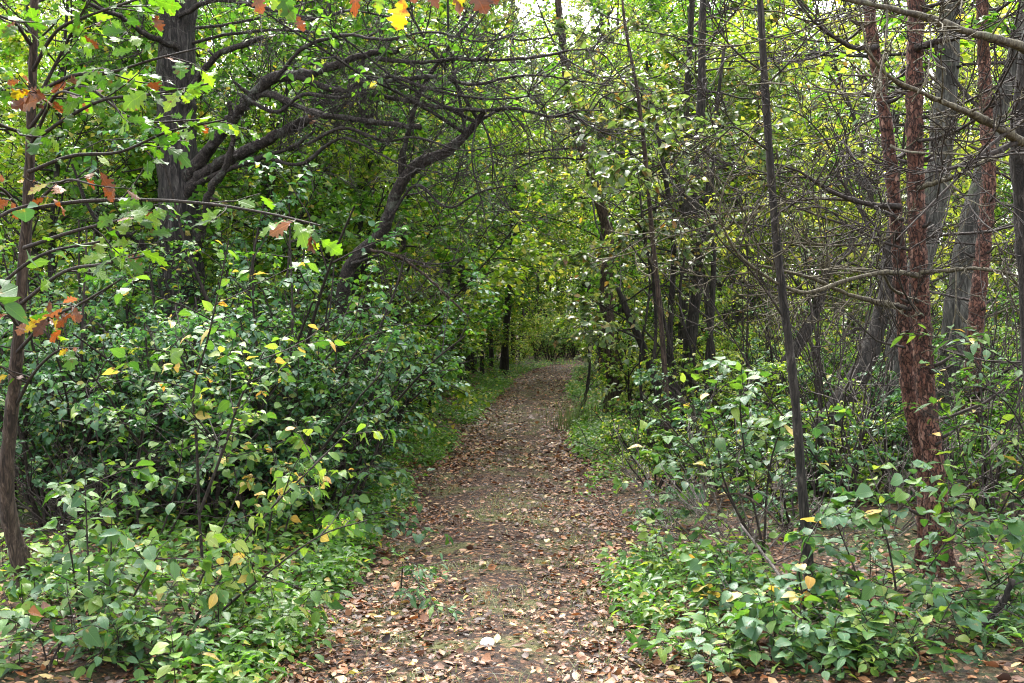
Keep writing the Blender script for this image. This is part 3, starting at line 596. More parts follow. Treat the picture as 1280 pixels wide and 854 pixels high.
for i in range(26):                                              # left, behind the foreground saplings
    y = 7 * (16 / 7) ** RNG.random(); x = -.5 * y + RNG.uniform(-1.5, 1.6)
    if not try_place(x, y, .7): continue
    mat = str(RNG.choice(['green', 'bluegreen', 'yellowgreen']))
    shrub_at(x, y, int(RNG.choice([4, 2, 1, 5])), RNG.uniform(.7, 1.0), mat, f'{TONE[mat]} bush behind the oak sapling at the far left', f'{TONE[mat]} bushes behind the sapling')

# ------------------------------------------------------------------ trees drawn from the photograph, one by one
def px_curve(cp, per=8):
    return catmull([PX(*c) for c in cp], per)
BARE = GP(seg=[6, 5, 4], wander=[.16, .2, .24], up=[.01, -.01, -.02], taper=.25, rmin=.0022, sides=[5, 4, 3], depth=2, nb=[6, 5], t0=[.15, .2], angle=[.75, .8], flat=[.2, .2],
          ratio=[.55, .55], rr=[.5, .6], leafl=9, nl=[])
def limb(parent, base, cp, r, mat='limb_bark', name='limb', twigs=8, twl=1.0, P=BARE, k=8, cap=False, per=7, jit=.05, kink=.03, twr=.009, lr=.64):
    c = px_curve(cp, per); c[1:-1] += RNG.normal(0, kink, c[1:-1].shape) * np.linspace(r[0], r[-1], len(c) - 2)[:, None] * 8 * .5
    rr = resample_r(r, len(c)) * lr; kn = np.convolve(RNG.normal(0, 1, len(c) + 4), np.ones(3) / 3, 'same')[2:-2]; rr = rr * (1 + .17 * kn).clip(.7, 1.5)
    B = MB(); tube(B, c, rr, k, jit + .03, cap)
    for t in RNG.uniform(.1, .9, 3 if r[0] > .02 else 0):                # snapped stubs
        i = int(t * (len(c) - 1)); dd = perp(unit(c[min(i + 1, len(c) - 1)] - c[i - 1 if i else 0])); L_ = rr[i] * RNG.uniform(2.2, 5)
        tube(B, [c[i], c[i] + dd * L_ * .6 + UP * .01, c[i] + dd * L_ + UP * L_ * .2], [rr[i] * .55, rr[i] * .4, rr[i] * .28], 6, .1, True)
    for t in RNG.uniform(.12, 1, int(twigs * 1.25)):
        f = t * (len(c) - 1); i = min(int(f), len(c) - 2); q = c[i]; dd = unit(c[i + 1] - c[i])
        cd = dd * .55 + perp(dd) * .85
        grow(B, q, cd, twl * RNG.uniform(.35, 1.1), twr * RNG.uniform(.5, 1), 0, P, None)
    o = part(name, B.mesh(name, mat, origin=base), parent)
    return o
def trunk_of(parent, base, cp, r, mat, k=16, per=10, jit=.03, name='trunk', flare=.4):
    c = px_curve(cp, per); g = np.array(base); c[0] = g + np.array([0, 0, -.12])
    rr = resample_r(r, len(c)) * (1 + .05 * np.sin(np.arange(len(c)) * .9 + c[0][0] * 3) + RNG.normal(0, .02, len(c)))
    f = np.linspace(0, 1, 7)[:-1, None]; foot = c[0] * (1 - f) + c[1] * f
    cc = np.vstack([foot, c[1:]]); rr = np.concatenate([resample_r(rr[:2], 7)[:-1], rr[1:]])
    B = MB(); tube(B, cc, rr, k, jit, True, flare=flare)
    o = part(name, B.mesh(name, mat, origin=base), parent); return o, c
def crown_on(parent, base, pts, spread, n, mat, leaf=.09, tpl=MID6, nl=(5, 9), name='crown', P=None, bark='dark_bark', bname='branch', sub=(5, 4), el=(-.1, .6), az=None, r=.02):
    """leafy branches leaving the given points: one mesh of branches, one of leaves"""
    P = P or GP(seg=[6, 4, 3], wander=[.13, .17, .2], up=[.0, -.03, -.07], taper=.3, rmin=.003, sides=[5, 4, 3], depth=2, nb=list(sub), t0=[.2, .2], angle=[.8, .8], flat=[.5, .4], ratio=[.48, .5], rr=[.5, .5], leafl=1, nl=list(nl))
    sites = []
    for i in range(n):
        p = pts[int(RNG.integers(0, len(pts)))]; a = RNG.uniform(*(az or (0, 6.28))); e = RNG.uniform(*el); B = MB()
        grow(B, p, np.array([math.cos(a) * math.cos(e), math.sin(a) * math.cos(e), math.sin(e)]), spread * RNG.uniform(.5, 1.15), r, 0, P, sites)
        part(bname, B.mesh(bname, bark, origin=base), parent)
    pos, dv, nn = leaf_frames(sites, upn=.85, jn=.45)
    C = MB(); scatter(C, tpl, pos, dv, nn, leaf * RNG.uniform(.6, 1.2, len(pos)), RNG.random(len(pos)) * .999, RNG.uniform(.8, 1.25, len(pos)))
    part(name, C.mesh(name, mat, origin=base), parent)

# the old oak on the left whose dead limbs arch over the path
b0 = on_ground(236, 11)
oak = empty('oak_tree', b0, 'thick dark oak on the left with bare gnarled limbs arching over the path', 'tree')
_, oc = trunk_of(oak, b0, [(236, 588, 11), (231, 470, 11), (227, 340, 11), (222, 200, 11), (221, 80, 11), (226, -90, 11), (232, -330, 11), (225, -600, 11)], [.32, .25, .225, .21, .2, .18, .13, .05], 'oak_bark', 20, 14, .035)
D = lambda l, d0, d1: [(x, y, d0 + (d1 - d0) * i / (len(l) - 1)) for i, (x, y) in enumerate(l)]
limb(oak, b0, D([(228, 225), (258, 190), (285, 158), (308, 128), (340, 100), (385, 92), (430, 78), (470, 66), (498, 64)], 10.9, 9.6), [.11, .10, .095, .085, .07, .05, .035], twigs=12, k=12)
stubbed = limb(oak, b0, D([(228, 250), (262, 212), (300, 192), (340, 172), (372, 156), (388, 150)], 10.9, 10.1), [.10, .095, .09, .085, .078, .07], twigs=7, k=12, cap=True)
limb(oak, b0, D([(235, 235), (285, 212), (330, 196), (365, 184), (392, 165)], 10.8, 9.9), [.05, .045, .04, .03, .02], twigs=6)
limb(oak, b0, D([(300, 136), (330, 118), (362, 128), (395, 142), (425, 146), (470, 153), (526, 159)], 10.5, 9.4), [.06, .055, .055, .05, .045, .042, .036], twigs=9, k=10, cap=True)
limb(oak, b0, D([(370, 96), (420, 112), (455, 104), (500, 100), (545, 96), (590, 106), (630, 98), (665, 94), (705, 98), (768, 108)], 10.1, 9.0), [.05, .045, .035, .03, .025, .02, .012, .008], twigs=16)
limb(oak, b0, D([(405, 110), (450, 116), (500, 124), (548, 134), (600, 138), (645, 136), (690, 146), (720, 139), (756, 138)], 10.0, 8.9), [.04, .038, .033, .03, .027, .022, .014, .008], twigs=16)
limb(oak, b0, D([(470, 74), (520, 78), (570, 74), (625, 75), (680, 70), (720, 62), (756, 66)], 9.7, 8.8), [.032, .03, .028, .024, .02, .013, .008], twigs=14)
limb(oak, b0, D([(232, 345), (246, 312), (254, 280), (262, 240), (284, 205), (291, 165), (286, 128)], 10.7, 9.9), [.075, .07, .065, .055, .05, .042, .035], twigs=6, k=10)
limb(oak, b0, D([(215, 330), (190, 318), (165, 296), (140, 290), (112, 262), (90, 205)], 10.8, 9.8), [.07, .06, .05, .04, .03, .02], twigs=9)
limb(oak, b0, D([(230, 130), (252, 92), (276, 66), (304, 56), (328, 46)], 10.8, 10.2), [.06, .055, .05, .045, .035], twigs=7, cap=True)
limb(oak, b0, D([(222, 60), (180, 42), (150, 20), (118, 8), (70, -20)], 10.8, 9.4), [.055, .045, .04, .03, .02], twigs=9)
limb(oak, b0, D([(224, 20), (270, 0), (330, 10), (390, 24), (440, 14), (520, 28)], 10.8, 9.3), [.05, .045, .035, .03, .02, .01], twigs=12)
limb(oak, b0, D([(330, 196), (375, 205), (415, 178), (440, 175), (500, 205), (545, 215)], 10.2, 9.2), [.035, .03, .025, .02, .015, .008], twigs=10)
limb(oak, b0, D([(300, 118), (345, 140), (380, 118), (430, 122), (480, 96), (540, 112), (610, 124), (680, 118)], 10.3, 9.1), [.035, .032, .03, .026, .022, .016, .010], twigs=14)
limb(oak, b0, D([(345, 98), (380, 60), (430, 44), (480, 50), (540, 40), (600, 52), (660, 40)], 10.1, 9.0), [.035, .03, .026, .022, .016, .012, .008], twigs=14)
limb(oak, b0, D([(385, 180), (430, 160), (480, 176), (520, 172), (580, 188), (640, 178)], 9.8, 8.9), [.026, .024, .02, .016, .012, .006], twigs=12)
B = MB(); p_, q_ = PX(387, 150.5, 10.1), PX(391, 149, 10.08)
for a in range(9):
    o_ = np.array([RNG.normal(0, .03), RNG.normal(0, .03), RNG.normal(0, .03)]); tube(B, [p_ + o_ * .8, q_ + o_ * 1.1 + (q_ - p_) * RNG.uniform(0, 1.2)], [.018, .003], 4)
part('broken_end', B.mesh('broken_end', 'deadwood', origin=b0), stubbed)
crown_on(oak, b0, oc[52:], 3.0, 10, 'green', leaf=.10, tpl=FLAT2, nl=(3, 7), bark='limb_bark')

# crooked leaning tree in front of it, reaching up towards the path
b1 = on_ground(405, 10.3)
lt = empty('leaning_tree', b1, 'crooked dark tree leaning right out of the bushes towards the path', 'tree')
_, lc = trunk_of(lt, b1, [(405, 600, 10.3), (418, 480, 10.3), (430, 360, 10.2), (446, 322, 10.1), (478, 288, 10.0), (496, 240, 9.9), (520, 208, 9.8), (560, 188, 9.7), (590, 160, 9.6), (606, 138, 9.5)], [.085, .075, .07, .07, .062, .058, .06, .052, .036, .024], 'limb_bark', 12, 7, .05)
limb(lt, b1, D([(500, 232), (505, 190), (515, 150), (528, 110), (560, 60), (600, 10), (640, -50)], 9.9, 9.6), [.05, .045, .04, .035, .03, .022, .014], twigs=10)
limb(lt, b1, D([(486, 275), (520, 232), (560, 260), (600, 240), (650, 230)], 9.9, 9.3), [.03, .025, .02, .014, .008], twigs=8)
limb(lt, b1, D([(440, 330), (480, 318), (515, 326), (550, 330), (580, 322)], 10.0, 9.4), [.03, .022, .018, .012, .006], twigs=7, twl=.7)
limb(lt, b1, D([(602, 150), (612, 175), (618, 215), (632, 250), (640, 268)], 9.5, 9.2), [.018, .014, .012, .009, .005], twigs=5, twl=.7)
limb(lt, b1, D([(596, 150), (590, 200), (604, 260), (610, 300)], 9.5, 9.2), [.014, .012, .009, .004], twigs=5, twl=.7)
crown_on(lt, b1, lc[52:], 2.2, 5, 'green', leaf=.08, nl=(2, 5), el=(.2, 1.0))
# long broken bough hanging across
b1b = PX(470, 318, 9.4)
hb = empty('hanging_bough', b1b, 'long bare brown bough slanting down to the right before the dark thin trunk', 'branch')
limb(hb, b1b, D([(462, 312), (500, 322), (540, 352), (585, 396)], 9.4, 9.6), [.024, .022, .02, .016], mat='brown_bark', name='bough', twigs=5, twl=.6, cap=True)

# two thick trunks behind the limbs
for (x0, d, wpx, lb) in ((404, 15.5, 36, 'broad dark trunk standing behind the arching bare limbs, left of its narrower neighbour'), (457, 16.2, 23, 'narrower dark trunk just right of the broad one behind the bare limbs')):
    r0 = wpx / 2 * d / FOC; bb = on_ground(x0, d)
    t_ = empty('oak_tree', bb, lb, 'tree')
    _, c = trunk_of(t_, bb, [(x0 + 4, 540, d), (x0 + 2, 400, d), (x0, 250, d), (x0 + 3, 150, d), (x0 - 2, 40, d), (x0 + 6, -120, d), (x0, -320, d)], [r0 * 1.3, r0 * 1.05, r0, r0 * .95, r0 * .9, r0 * .7, r0 * .3], 'oak_bark', 16, 8, .03)
    crown_on(t_, bb, c[30:], 3.2, 8, 'yellowgreen', leaf=.105, tpl=FLAT2, nl=(3, 7))

# thin dark trunks left of the far path
for (x0, yb, d, wpx, lb, mat) in ((573, 484, 26, 14, 'thin black trunk on the left edge of the path, midway down it', 'green'), (632, 470, 33, 9, 'thinner far black trunk on the left edge near the bend', 'yellowgreen')):
    bb = on_ground(x0, d); r0 = wpx / 2 * d / FOC
    t_ = empty('woodland_tree', bb, lb, 'tree')
    _, c = trunk_of(t_, bb, [(x0 - 2, 480, d), (x0, 420, d), (x0 + 7, 330, d), (x0 + 10, 250, d), (x0 + 14, 170, d), (x0 + 8, 60, d), (x0 + 16, -120, d)], [r0 * 1.15, r0, r0 * .9, r0 * .85, r0 * .8, r0 * .6, r0 * .3], 'dark_bark', 12, 6)
    crown_on(t_, bb, c[14:], 3.8, 22, mat, leaf=.11, tpl=FLAT2, nl=(4, 9), el=(-.4, .6), sub=(6, 5))

# leaning brown tree right of the path with leaves up its trunk
b2 = on_ground(771, 17)
rt = empty('woodland_tree', b2, 'brown trunk with leafy climbers standing at the right edge of the path', 'tree')
_, rc = trunk_of(rt, b2, [(771, 528, 17), (768, 480, 17), (762, 420, 17), (757, 370, 17), (760, 325, 17), (760, 292, 17), (750, 255, 16.9), (738, 215, 16.8), (722, 170, 16.8), (712, 130, 16.8), (702, 40, 16.8), (690, -90, 16.8), (695, -260, 17)], [.16, .13, .12, .115, .11, .105, .085, .08, .075, .07, .06, .05, .03], 'brown_bark', 14, 6, .04)
C = MB(); m = 330; pp = rc[RNG.integers(6, 34, m)]; a = RNG.uniform(0, 6.28, m); out = np.stack([np.cos(a), np.sin(a), np.zeros(m)], 1)
scatter(C, MID6, pp + out * RNG.uniform(.1, .42, (m, 1)) + RNG.normal(0, .05, (m, 3)), out * .4 - UP + RNG.normal(0, .3, (m, 3)), out + UP * .5 + RNG.normal(0, .3, (m, 3)), RNG.uniform(.06, .11, m), RNG.random(m) * .999)
tag(part('climber', C.mesh('climber', 'green', origin=b2), rt), kind='stuff')
crown_on(rt, b2, rc[40:], 3.2, 22, 'pale', leaf=.10, nl=(3, 7), sub=(5, 4), el=(-.6, .5))
# small leaning stump-like stem at the verge
b3 = on_ground(722, 16.2)
st_ = empty('dead_sapling', b3, 'short black leaning stem beside a grassy tuft at the right edge of the path', 'sapling')
limb(st_, b3, [(722, 532, 16.2), (728, 510, 16.2), (733, 490, 16.2), (737, 462, 16.2), (736, 430, 16.2)], [.075, .055, .045, .035, .02], mat='dark_bark', name='stem', twigs=6, twl=.7)

# many-stemmed clump right of the path
b4 = on_ground(850, 13)
cl = empty('multi_stem_tree', b4, 'clump of dark upright stems right of the path with pale drooping leaves', 'tree')
stems = [([(852, 566, 13), (856, 500, 13), (862, 430, 13), (872, 340, 13), (868, 240, 13), (876, 140, 13), (878, 40, 13), (884, -150, 13)], [.105, .09, .085, .075, .065, .06, .05, .02]),
         ([(838, 562, 12.9), (826, 500, 12.8), (808, 445, 12.8), (788, 398, 12.7), (772, 360, 12.7)], [.06, .055, .05, .045, .03]),
         ([(846, 560, 12.7), (838, 480, 12.6), (838, 400, 12.6), (842, 300, 12.5), (828, 200, 12.4), (812, 110, 12.3)], [.05, .045, .04, .035, .03, .02]),
         ([(868, 560, 12.8), (885, 450, 12.6), (892, 330, 12.6), (890, 200, 12.6), (905, 60, 12.5)], [.045, .04, .035, .03, .02]),
         ([(862, 566, 13.3), (890, 470, 13.4), (884, 380, 13.6), (880, 300, 13.6), (888, 180, 13.6)], [.05, .045, .04, .03, .02]),
         ([(832, 564, 12.4), (818, 480, 12.2), (820, 400, 12.2), (815, 320, 12.1), (822, 240, 12)], [.025, .022, .02, .016, .01]),
         ([(842, 566, 12.3), (845, 480, 12.2), (826, 380, 12.1), (806, 300, 12), (800, 240, 12)], [.025, .022, .02, .016, .01]),
         ([(856, 566, 12.3), (872, 480, 12.2), (850, 380, 12.2), (858, 300, 12.1), (850, 230, 12)], [.022, .02, .018, .014, .01]),
         ([(828, 566, 12.6), (806, 520, 12.5), (800, 450, 12.4), (812, 360, 12.4), (806, 280, 12.4)], [.022, .02, .018, .014, .01])]
tops = []
for cp, r in stems:
    o_, c = trunk_of(cl, on_ground(cp[0][0], cp[0][2]), cp, r, 'dark_bark', 10, 7, .05, name='stem'); o_.location = np.array(on_ground(cp[0][0], cp[0][2])) - b4; tops.append(c[len(c) // 2:])
tops = np.vstack(tops)
crown_on(cl, b4, tops, 1.7, 38, 'pale', leaf=.085, nl=(3, 7), sub=(5, 4), el=(-.4, .5), r=.014)
crown_on(cl, b4, [t for t in tops if t[2] > 2.2], 1.6, 10, 'sunny', leaf=.085, nl=(2, 5), sub=(4, 3), el=(-.2, .7), r=.012, bname='branch', name='crown')

# slender sapling leaning over the right edge with pale drooping sprays
b4b = on_ground(835, 10.8)
ps = empty('pale_sapling', b4b, 'slender tree with pale drooping sprays of leaves hanging over the right edge of the path', 'tree')
_, psc = trunk_of(ps, b4b, [(835, 590, 10.8), (832, 480, 10.7), (824, 380, 10.6), (814, 280, 10.5), (806, 190, 10.4), (796, 110, 10.3), (780, 20, 10.2), (770, -120, 10.2)], [.035, .03, .028, .025, .022, .018, .014, .008], 'brown_bark', 8, 8, .05)
crown_on(ps, b4b, psc[26:46], 1.15, 18, 'pale', leaf=.105, nl=(3, 6), sub=(4, 3), el=(-.35, .35), r=.009, bark='twig')

# slim tree in front on the right
b5 = on_ground(1018, 5.3)
sl = empty('slim_tree', b5, 'slim dark leafless trunk between the leafy clump and the red pines', 'tree')
_, sc_ = trunk_of(sl, b5, D([(1018, 792), (1010, 700), (1002, 600), (992, 480), (976, 350), (966, 250), (957, 120), (950, 0), (938, -200)], 5.3, 5.3), [.031, .027, .025, .023, .022, .021, .02, .018, .012], 'dark_bark', 14, 10, .05, flare=.7)
for cp in ([(962, 190), (920, 160), (890, 170)], [(968, 270), (1010, 240), (1040, 190), (1060, 150)], [(955, 90), (915, 60), (880, 10)], [(982, 400), (940, 340), (900, 300), (880, 260)], [(956, 110), (1000, 60), (1030, 0)]):
    limb(sl, b5, D(cp, 5.3, 5.0), [.010, .007, .004], 'twig', 'branch', twigs=6, twl=.5, twr=.005, k=5)

# red-barked pines
DEAD = GP(seg=[7, 5, 4], wander=[.11, .16, .22], up=[.035, .04, .02], taper=.25, rmin=.0028, sides=[5, 4, 3], depth=2, nb=[5, 3.4], t0=[.15, .15], angle=[.75, .75], flat=[.35, .2],
          ratio=[.5, .5], rr=[.5, .6], leafl=9, nl=[])
def dead_branches(parent, base, c, n, z0, z1, L, r, mats, az=(0, 6.28)):
    zz = c[:, 2]
    for i in range(n):
        z = z0 + (z1 - z0) * (i + RNG.random()) / n; p = np.array([np.interp(z, zz, c[:, j]) for j in range(3)])
        a = RNG.uniform(*az); e = RNG.uniform(-.25, .25)
        B = MB(); grow(B, p, np.array([math.cos(a) * math.cos(e), math.sin(a) * math.cos(e), math.sin(e)]), L * RNG.uniform(.5, 1.15), r * RNG.uniform(.6, 1.2), 0, DEAD, None)
        part('dead_branch', B.mesh('dead_branch', mats[int(RNG.integers(0, len(mats)))], origin=base), parent)
def pine(cp, r, label, nb, L=1.5, z1=4.6, per=22):
    bb = on_ground(cp[0][0], cp[0][2]); e = empty('pine_tree', bb, label, 'tree')
    tk_, c = trunk_of(e, bb, cp, r, 'pine_bark', 24, per, .06)
    B = MB()                                                    # whorl knots left by shed branches
    dead_branches(e, bb, c, nb, .9, z1, L, .011, ['twig', 'lichen', 'twig'])
    e['trunk_name'] = tk_.name; return e, bb, c
pa = pine([(1158, 742, 6.15), (1157, 600, 6.15), (1138, 500, 6.15), (1130, 400, 6.15), (1122, 300, 6.15), (1114, 210, 6.15), (1104, 130, 6.15), (1092, 60, 6.15), (1086, 0, 6.15), (1080, -150, 6.1), (1078, -500, 6.1)], [.056, .05, .047, .044, .041, .039, .037, .035, .034, .03, .018], 'bent red-barked pine trunk, the left one of the close pair', 11)
pb_ = pine([(1176, 745, 5.95), (1170, 620, 5.95), (1158, 500, 5.95), (1152, 400, 5.95), (1147, 300, 5.95), (1144, 200, 5.95), (1143, 100, 5.95), (1145, 0, 5.95), (1146, -150, 5.95), (1146, -500, 5.95)], [.074, .064, .057, .053, .05, .048, .047, .045, .04, .025], 'straight bright red-barked pine trunk, the right one of the close pair', 12)
pc_ = pine([(1208, 650, 8.2), (1211, 560, 8.2), (1216, 460, 8.2), (1222, 380, 8.2), (1230, 300, 8.2), (1236, 220, 8.2), (1232, 120, 8.2), (1228, 20, 8.2), (1226, -150, 8.2)], [.08, .07, .066, .062, .058, .055, .05, .046, .04], 'red-barked pine farther back near the right edge of the photo', 9, 1.7)
for e, bb, cp, r, mt in ((pa[0], pa[1], D([(1130, 385), (1098, 378), (1060, 368), (1020, 350), (985, 340), (940, 330)], 6.1, 5.3), [.020, .017, .014, .011, .008, .004], 'lichen'),
                     (pb_[0], pb_[1], D([(1150, 345), (1110, 340), (1060, 350), (1000, 365), (930, 325), (895, 268)], 5.9, 5.0), [.016, .014, .012, .010, .008, .004], 'lichen'),
                     (pa[0], pa[1], D([(1124, 258), (1085, 255), (1040, 240), (1000, 215), (970, 205)], 6.1, 5.4), [.018, .015, .012, .008, .004], 'twig'),
                     (pb_[0], pb_[1], D([(1148, 235), (1190, 222), (1235, 200), (1290, 185)], 5.9, 5.3), [.018, .014, .012, .010], 'lichen'),
                     (pa[0], pa[1], D([(1096, 58), (1070, 60), (1040, 45), (1010, 20)], 6.1, 5.6), [.018, .015, .012, .007], 'twig'),
                     (pb_[0], pb_[1], D([(1144, 60), (1180, 50), (1220, 45), (1260, 60)], 5.9, 5.6), [.024, .018, .014, .008], 'twig'),
                     (pb_[0], pb_[1], D([(1150, 340), (1190, 338), (1225, 336), (1290, 348)], 5.9, 5.4), [.014, .012, .010, .006], 'lichen'),
                     (pc_[0], pc_[1], D([(1214, 500), (1250, 470), (1290, 440)], 8.1, 7.4), [.018, .014, .010], 'twig')):
    limb(e, bb, cp, r, mt, 'dead_branch', twigs=9, lr=1.0, twl=.75, P=DEAD, twr=.006, k=6)
# broken stubs of the lower whorls
for e, bb, c in (pa, pb_, pc_):
    for z in np.arange(.5, 4.6, .42):
        for j in range(3):
            p = np.array([np.interp(z + RNG.normal(0, .03), c[:, 2], c[:, q]) for q in range(3)]); a = RNG.uniform(0, 6.28); L = RNG.uniform(.1, .2)
            B = MB(); d = np.array([math.cos(a), math.sin(a), RNG.uniform(0, .5)]); tube(B, [p, p + d * L * .6, p + d * L + UP * .02], [.016, .012, .006], 5, .1, True)
            part('branch_stub', B.mesh('branch_stub', 'twig', origin=bb), bpy.data.objects[e['trunk_name']])

# pale mossy trunk behind the pines, and the dark leaning ones
def plain_tree(name, label, cp, r, mat, k=16, jit=.04, per=9, twigs=None):
    bb = on_ground(cp[0][0], cp[0][2]); e = empty(name, bb, label, 'tree'); _, c = trunk_of(e, bb, cp, r, mat, k, per, jit); return e, bb, c
gtree = plain_tree('grey_tree', 'thick pale grey mossy trunk rising behind the pair of red pines', D([(1104, 630), (1110, 560), (1118, 480), (1132, 400), (1152, 320), (1170, 240), (1180, 140), (1187, 40), (1190, -80), (1198, -300)], 9.8, 9.8), [.19, .16, .14, .125, .12, .115, .11, .10, .09, .05], 'grey_bark')
crown_on(gtree[0], gtree[1], gtree[2][62:], 3.2, 14, 'yellowgreen', leaf=.1, tpl=FLAT2, nl=(3, 6))
g2 = plain_tree('grey_tree', 'stout grey mossy trunk leaning right between the red pines', D([(1180, 640), (1186, 540), (1192, 440), (1202, 350), (1216, 270), (1236, 190), (1262, 90), (1290, -30)], 9.2, 9.0), [.17, .15, .13, .11, .10, .075, .06, .05], 'grey_bark')
crown_on(g2[0], g2[1], g2[2][48:], 2.6, 10, 'green', leaf=.1, tpl=FLAT2, nl=(3, 6))
d1_ = plain_tree('leaning_tree', 'dark mossy trunk leaning to the right behind the slim tree', D([(1000, 620), (1020, 555), (1045, 512), (1070, 476), (1090, 430), (1106, 375), (1112, 320), (1120, 240)], 8.6, 8.9), [.11, .10, .095, .09, .08, .07, .055, .03], 'dark_bark')
d2_ = plain_tree('leaning_tree', 'smaller dark trunk slanting right, farther left behind the slim tree', D([(925, 600), (945, 540), (975, 470), (1002, 425), (1024, 380), (1036, 330)], 10.6, 10.8), [.09, .08, .075, .065, .05, .03], 'dark_bark')
for q in (d1_, d2_):
    for i in range(6):
        B = MB(); c = q[2]; grow(B, c[int(RNG.integers(len(c) // 2, len(c)))], np.array([RNG.normal(0, .6), RNG.normal(0, .6), .8]), 1.6, .014, 0, BARE, None); part('branch', B.mesh('branch', 'twig', origin=q[1]), q[0])

# tree just outside the right edge whose dry boughs cross the corner
b6 = on_ground(1306, 4.9)
et = empty('dry_tree', b6, 'dark trunk on the right edge of the photo with long lichen-grey boughs crossing the corner', 'tree')
_, ec = trunk_of(et, b6, D([(1306, 800), (1300, 600), (1290, 400), (1278, 240), (1276, 170), (1282, 90), (1300, -40), (1310, -250)], 4.9, 4.6), [.07, .06, .05, .045, .045, .04, .035, .02], 'dark_bark', 12, 8, .06)
for cp, r, mt in ((D([(1296, 66), (1250, 50), (1205, 38), (1150, 20), (1100, 8), (1030, -8)], 4.6, 3.6), [.022, .021, .018, .014, .011, .008], 'lichen'),
              (D([(1278, 178), (1252, 162), (1222, 146), (1190, 132), (1150, 115), (1112, 96), (1080, 60)], 4.6, 3.9), [.021, .018, .016, .013, .010, .008, .004], 'lichen'),
              (D([(1280, 175), (1230, 195), (1190, 210), (1140, 218)], 4.6, 4.2), [.012, .010, .007, .003], 'twig'),
              (D([(1282, 150), (1240, 180), (1180, 240), (1120, 300)], 4.6, 4.1), [.011, .009, .006, .003], 'twig')):
    limb(et, b6, cp, r, mt, 'bough', twigs=7, lr=1.0, twl=.6, P=DEAD, twr=.005, k=7)

# bare dead brush on the right
def brush(label, px, d, n, h, mat, lean=.6, r=.008, bias=(0, 0)):
    bb = on_ground(px, d); e = empty('dead_shrub', bb, label, 'shrub')
    for i in range(n):
        az = RNG.uniform(0, 6.28); tl = lean * RNG.uniform(.2, 1.2); B = MB()
        dd = np.array([math.cos(az) * math.sin(tl) + bias[0], math.sin(az) * math.sin(tl) + bias[1], math.cos(tl)])
        p = bb + np.array([RNG.normal(0, .12), RNG.normal(0, .12), 0])
        p[2] = float(gz(p[0], p[1])) - .03
        grow(B, p, dd, h * RNG.uniform(.6, 1.1), r, 0, DEAD, None); part('stem', B.mesh('stem', mat, origin=bb), e)
brush('tangle of grey bare twigs low beneath the slim tree', 945, 6.6, 14, 1.0, 'grey_twig', 1.1, .006)
brush('bare dark brushwood at the foot of the stem clump by the path', 800, 11.2, 16, .9, 'twig', 1.1, .007)
brush('tall leafless shrub between the slim tree and the pines', 1060, 7.6, 12, 2.6, 'twig', .45, .010)
brush('leafless shrub filling the gap behind the leaning dark trunk', 1030, 9.8, 12, 2.8, 'twig', .45, .011)
brush('bare twiggy shrub behind the stout grey leaning trunk', 1250, 10.2, 12, 3.0, 'twig', .4, .011)
brush('tall bare shrub rising behind the stem clump', 940, 11.5, 10, 3.6, 'twig', .35, .012)
brush('bare twigs in front of the farther red pine', 1240, 6.6, 10, 2.0, 'twig', .5, .008)
brush('dark bare brushwood under the bushes at far left', 120, 6.6, 14, 1.0, 'twig', 1.0, .007)
brush('grey bare twigs in front of the pale trunk', 1110, 7.0, 10, 1.3, 'grey_twig', .9, .006)

# fallen sticks lying on the ground at lower right
def stick(label, cp, r, mat, twigs=3):
    bb = PX(*cp[len(cp) // 2]); bb[2] = float(gz(bb[0], bb[1])); e = empty('fallen_stick', bb, label, 'stick')
    limb(e, bb, cp, r, mat, 'stick', twigs=twigs, lr=1.0, twl=.35, P=DEAD, twr=.004, k=6, cap=True)
stick('long straight grey stick slanting through the low leaves at lower right', D([(925, 655), (960, 700), (990, 740), (1040, 785)], 5.7, 5.0), [.007, .008, .009, .010], 'grey_twig')
stick('pale thin stick lying across the bottom at lower right', D([(985, 850), (1020, 832), (1060, 818), (1110, 800)], 4.6, 4.75), [.008, .008, .007, .006], 'grey_twig', 1)
stick('dark crooked branch end curving up at the bottom right corner', D([(1090, 835), (1150, 815), (1215, 790), (1250, 758), (1266, 725)], 4.7, 4.5), [.014, .016, .018, .018, .016], 'dark_bark', 5)
stick('bent brown bough lying over the low leaves right of the path', D([(890, 795), (925, 775), (965, 768), (1010, 762)], 5.2, 5.3), [.010, .010, .009, .007], 'dark_bark', 3)
stick('dark arched twig at the foot of the leafy shrub on the right', D([(895, 622), (925, 618), (960, 640), (985, 670)], 6.2, 5.7), [.008, .008, .007, .005], 'brown_bark', 3)

# ------------------------------------------------------------------ near plants: every leaf an object
LEAFM = {}
def leaf_mesh(kind, j):
    if (kind, j) not in LEAFM:
        rows = {'ovate': OVATE, 'round': ROUND, 'lance': LANCE, 'oak': OAK}[kind]
        v, q, t, uv = strip_leaf(rows, fold=[.12, .3, .05, .2, .45, -.08, .25, .1][j], droop=[.18, .32, .08, .45, .25, .6, .15, .35][j], wave=[.0, .02, .015, .03, .035, .02, .04, .01][j] * (1.6 if kind == 'oak' else 1), stalk=.18 if kind != 'oak' else .12, curl=[0, .05, .12, -.06, .1, -.12, .0, .2][j], asym=[0, .12, -.1, .05, -.18, .15, .08, -.06][j], bend=[.0, .12, -.1, .18, -.05, .1, -.2, .06][j], twist=[0, .2, -.15, .1, .35, -.3, .15, -.1][j])
        b = MB(); b.add(v, q, t, 0.0, uv); LEAFM[(kind, j)] = b.mesh('leaf', 'near_green', with_uv=True)
    return LEAFM[(kind, j)]
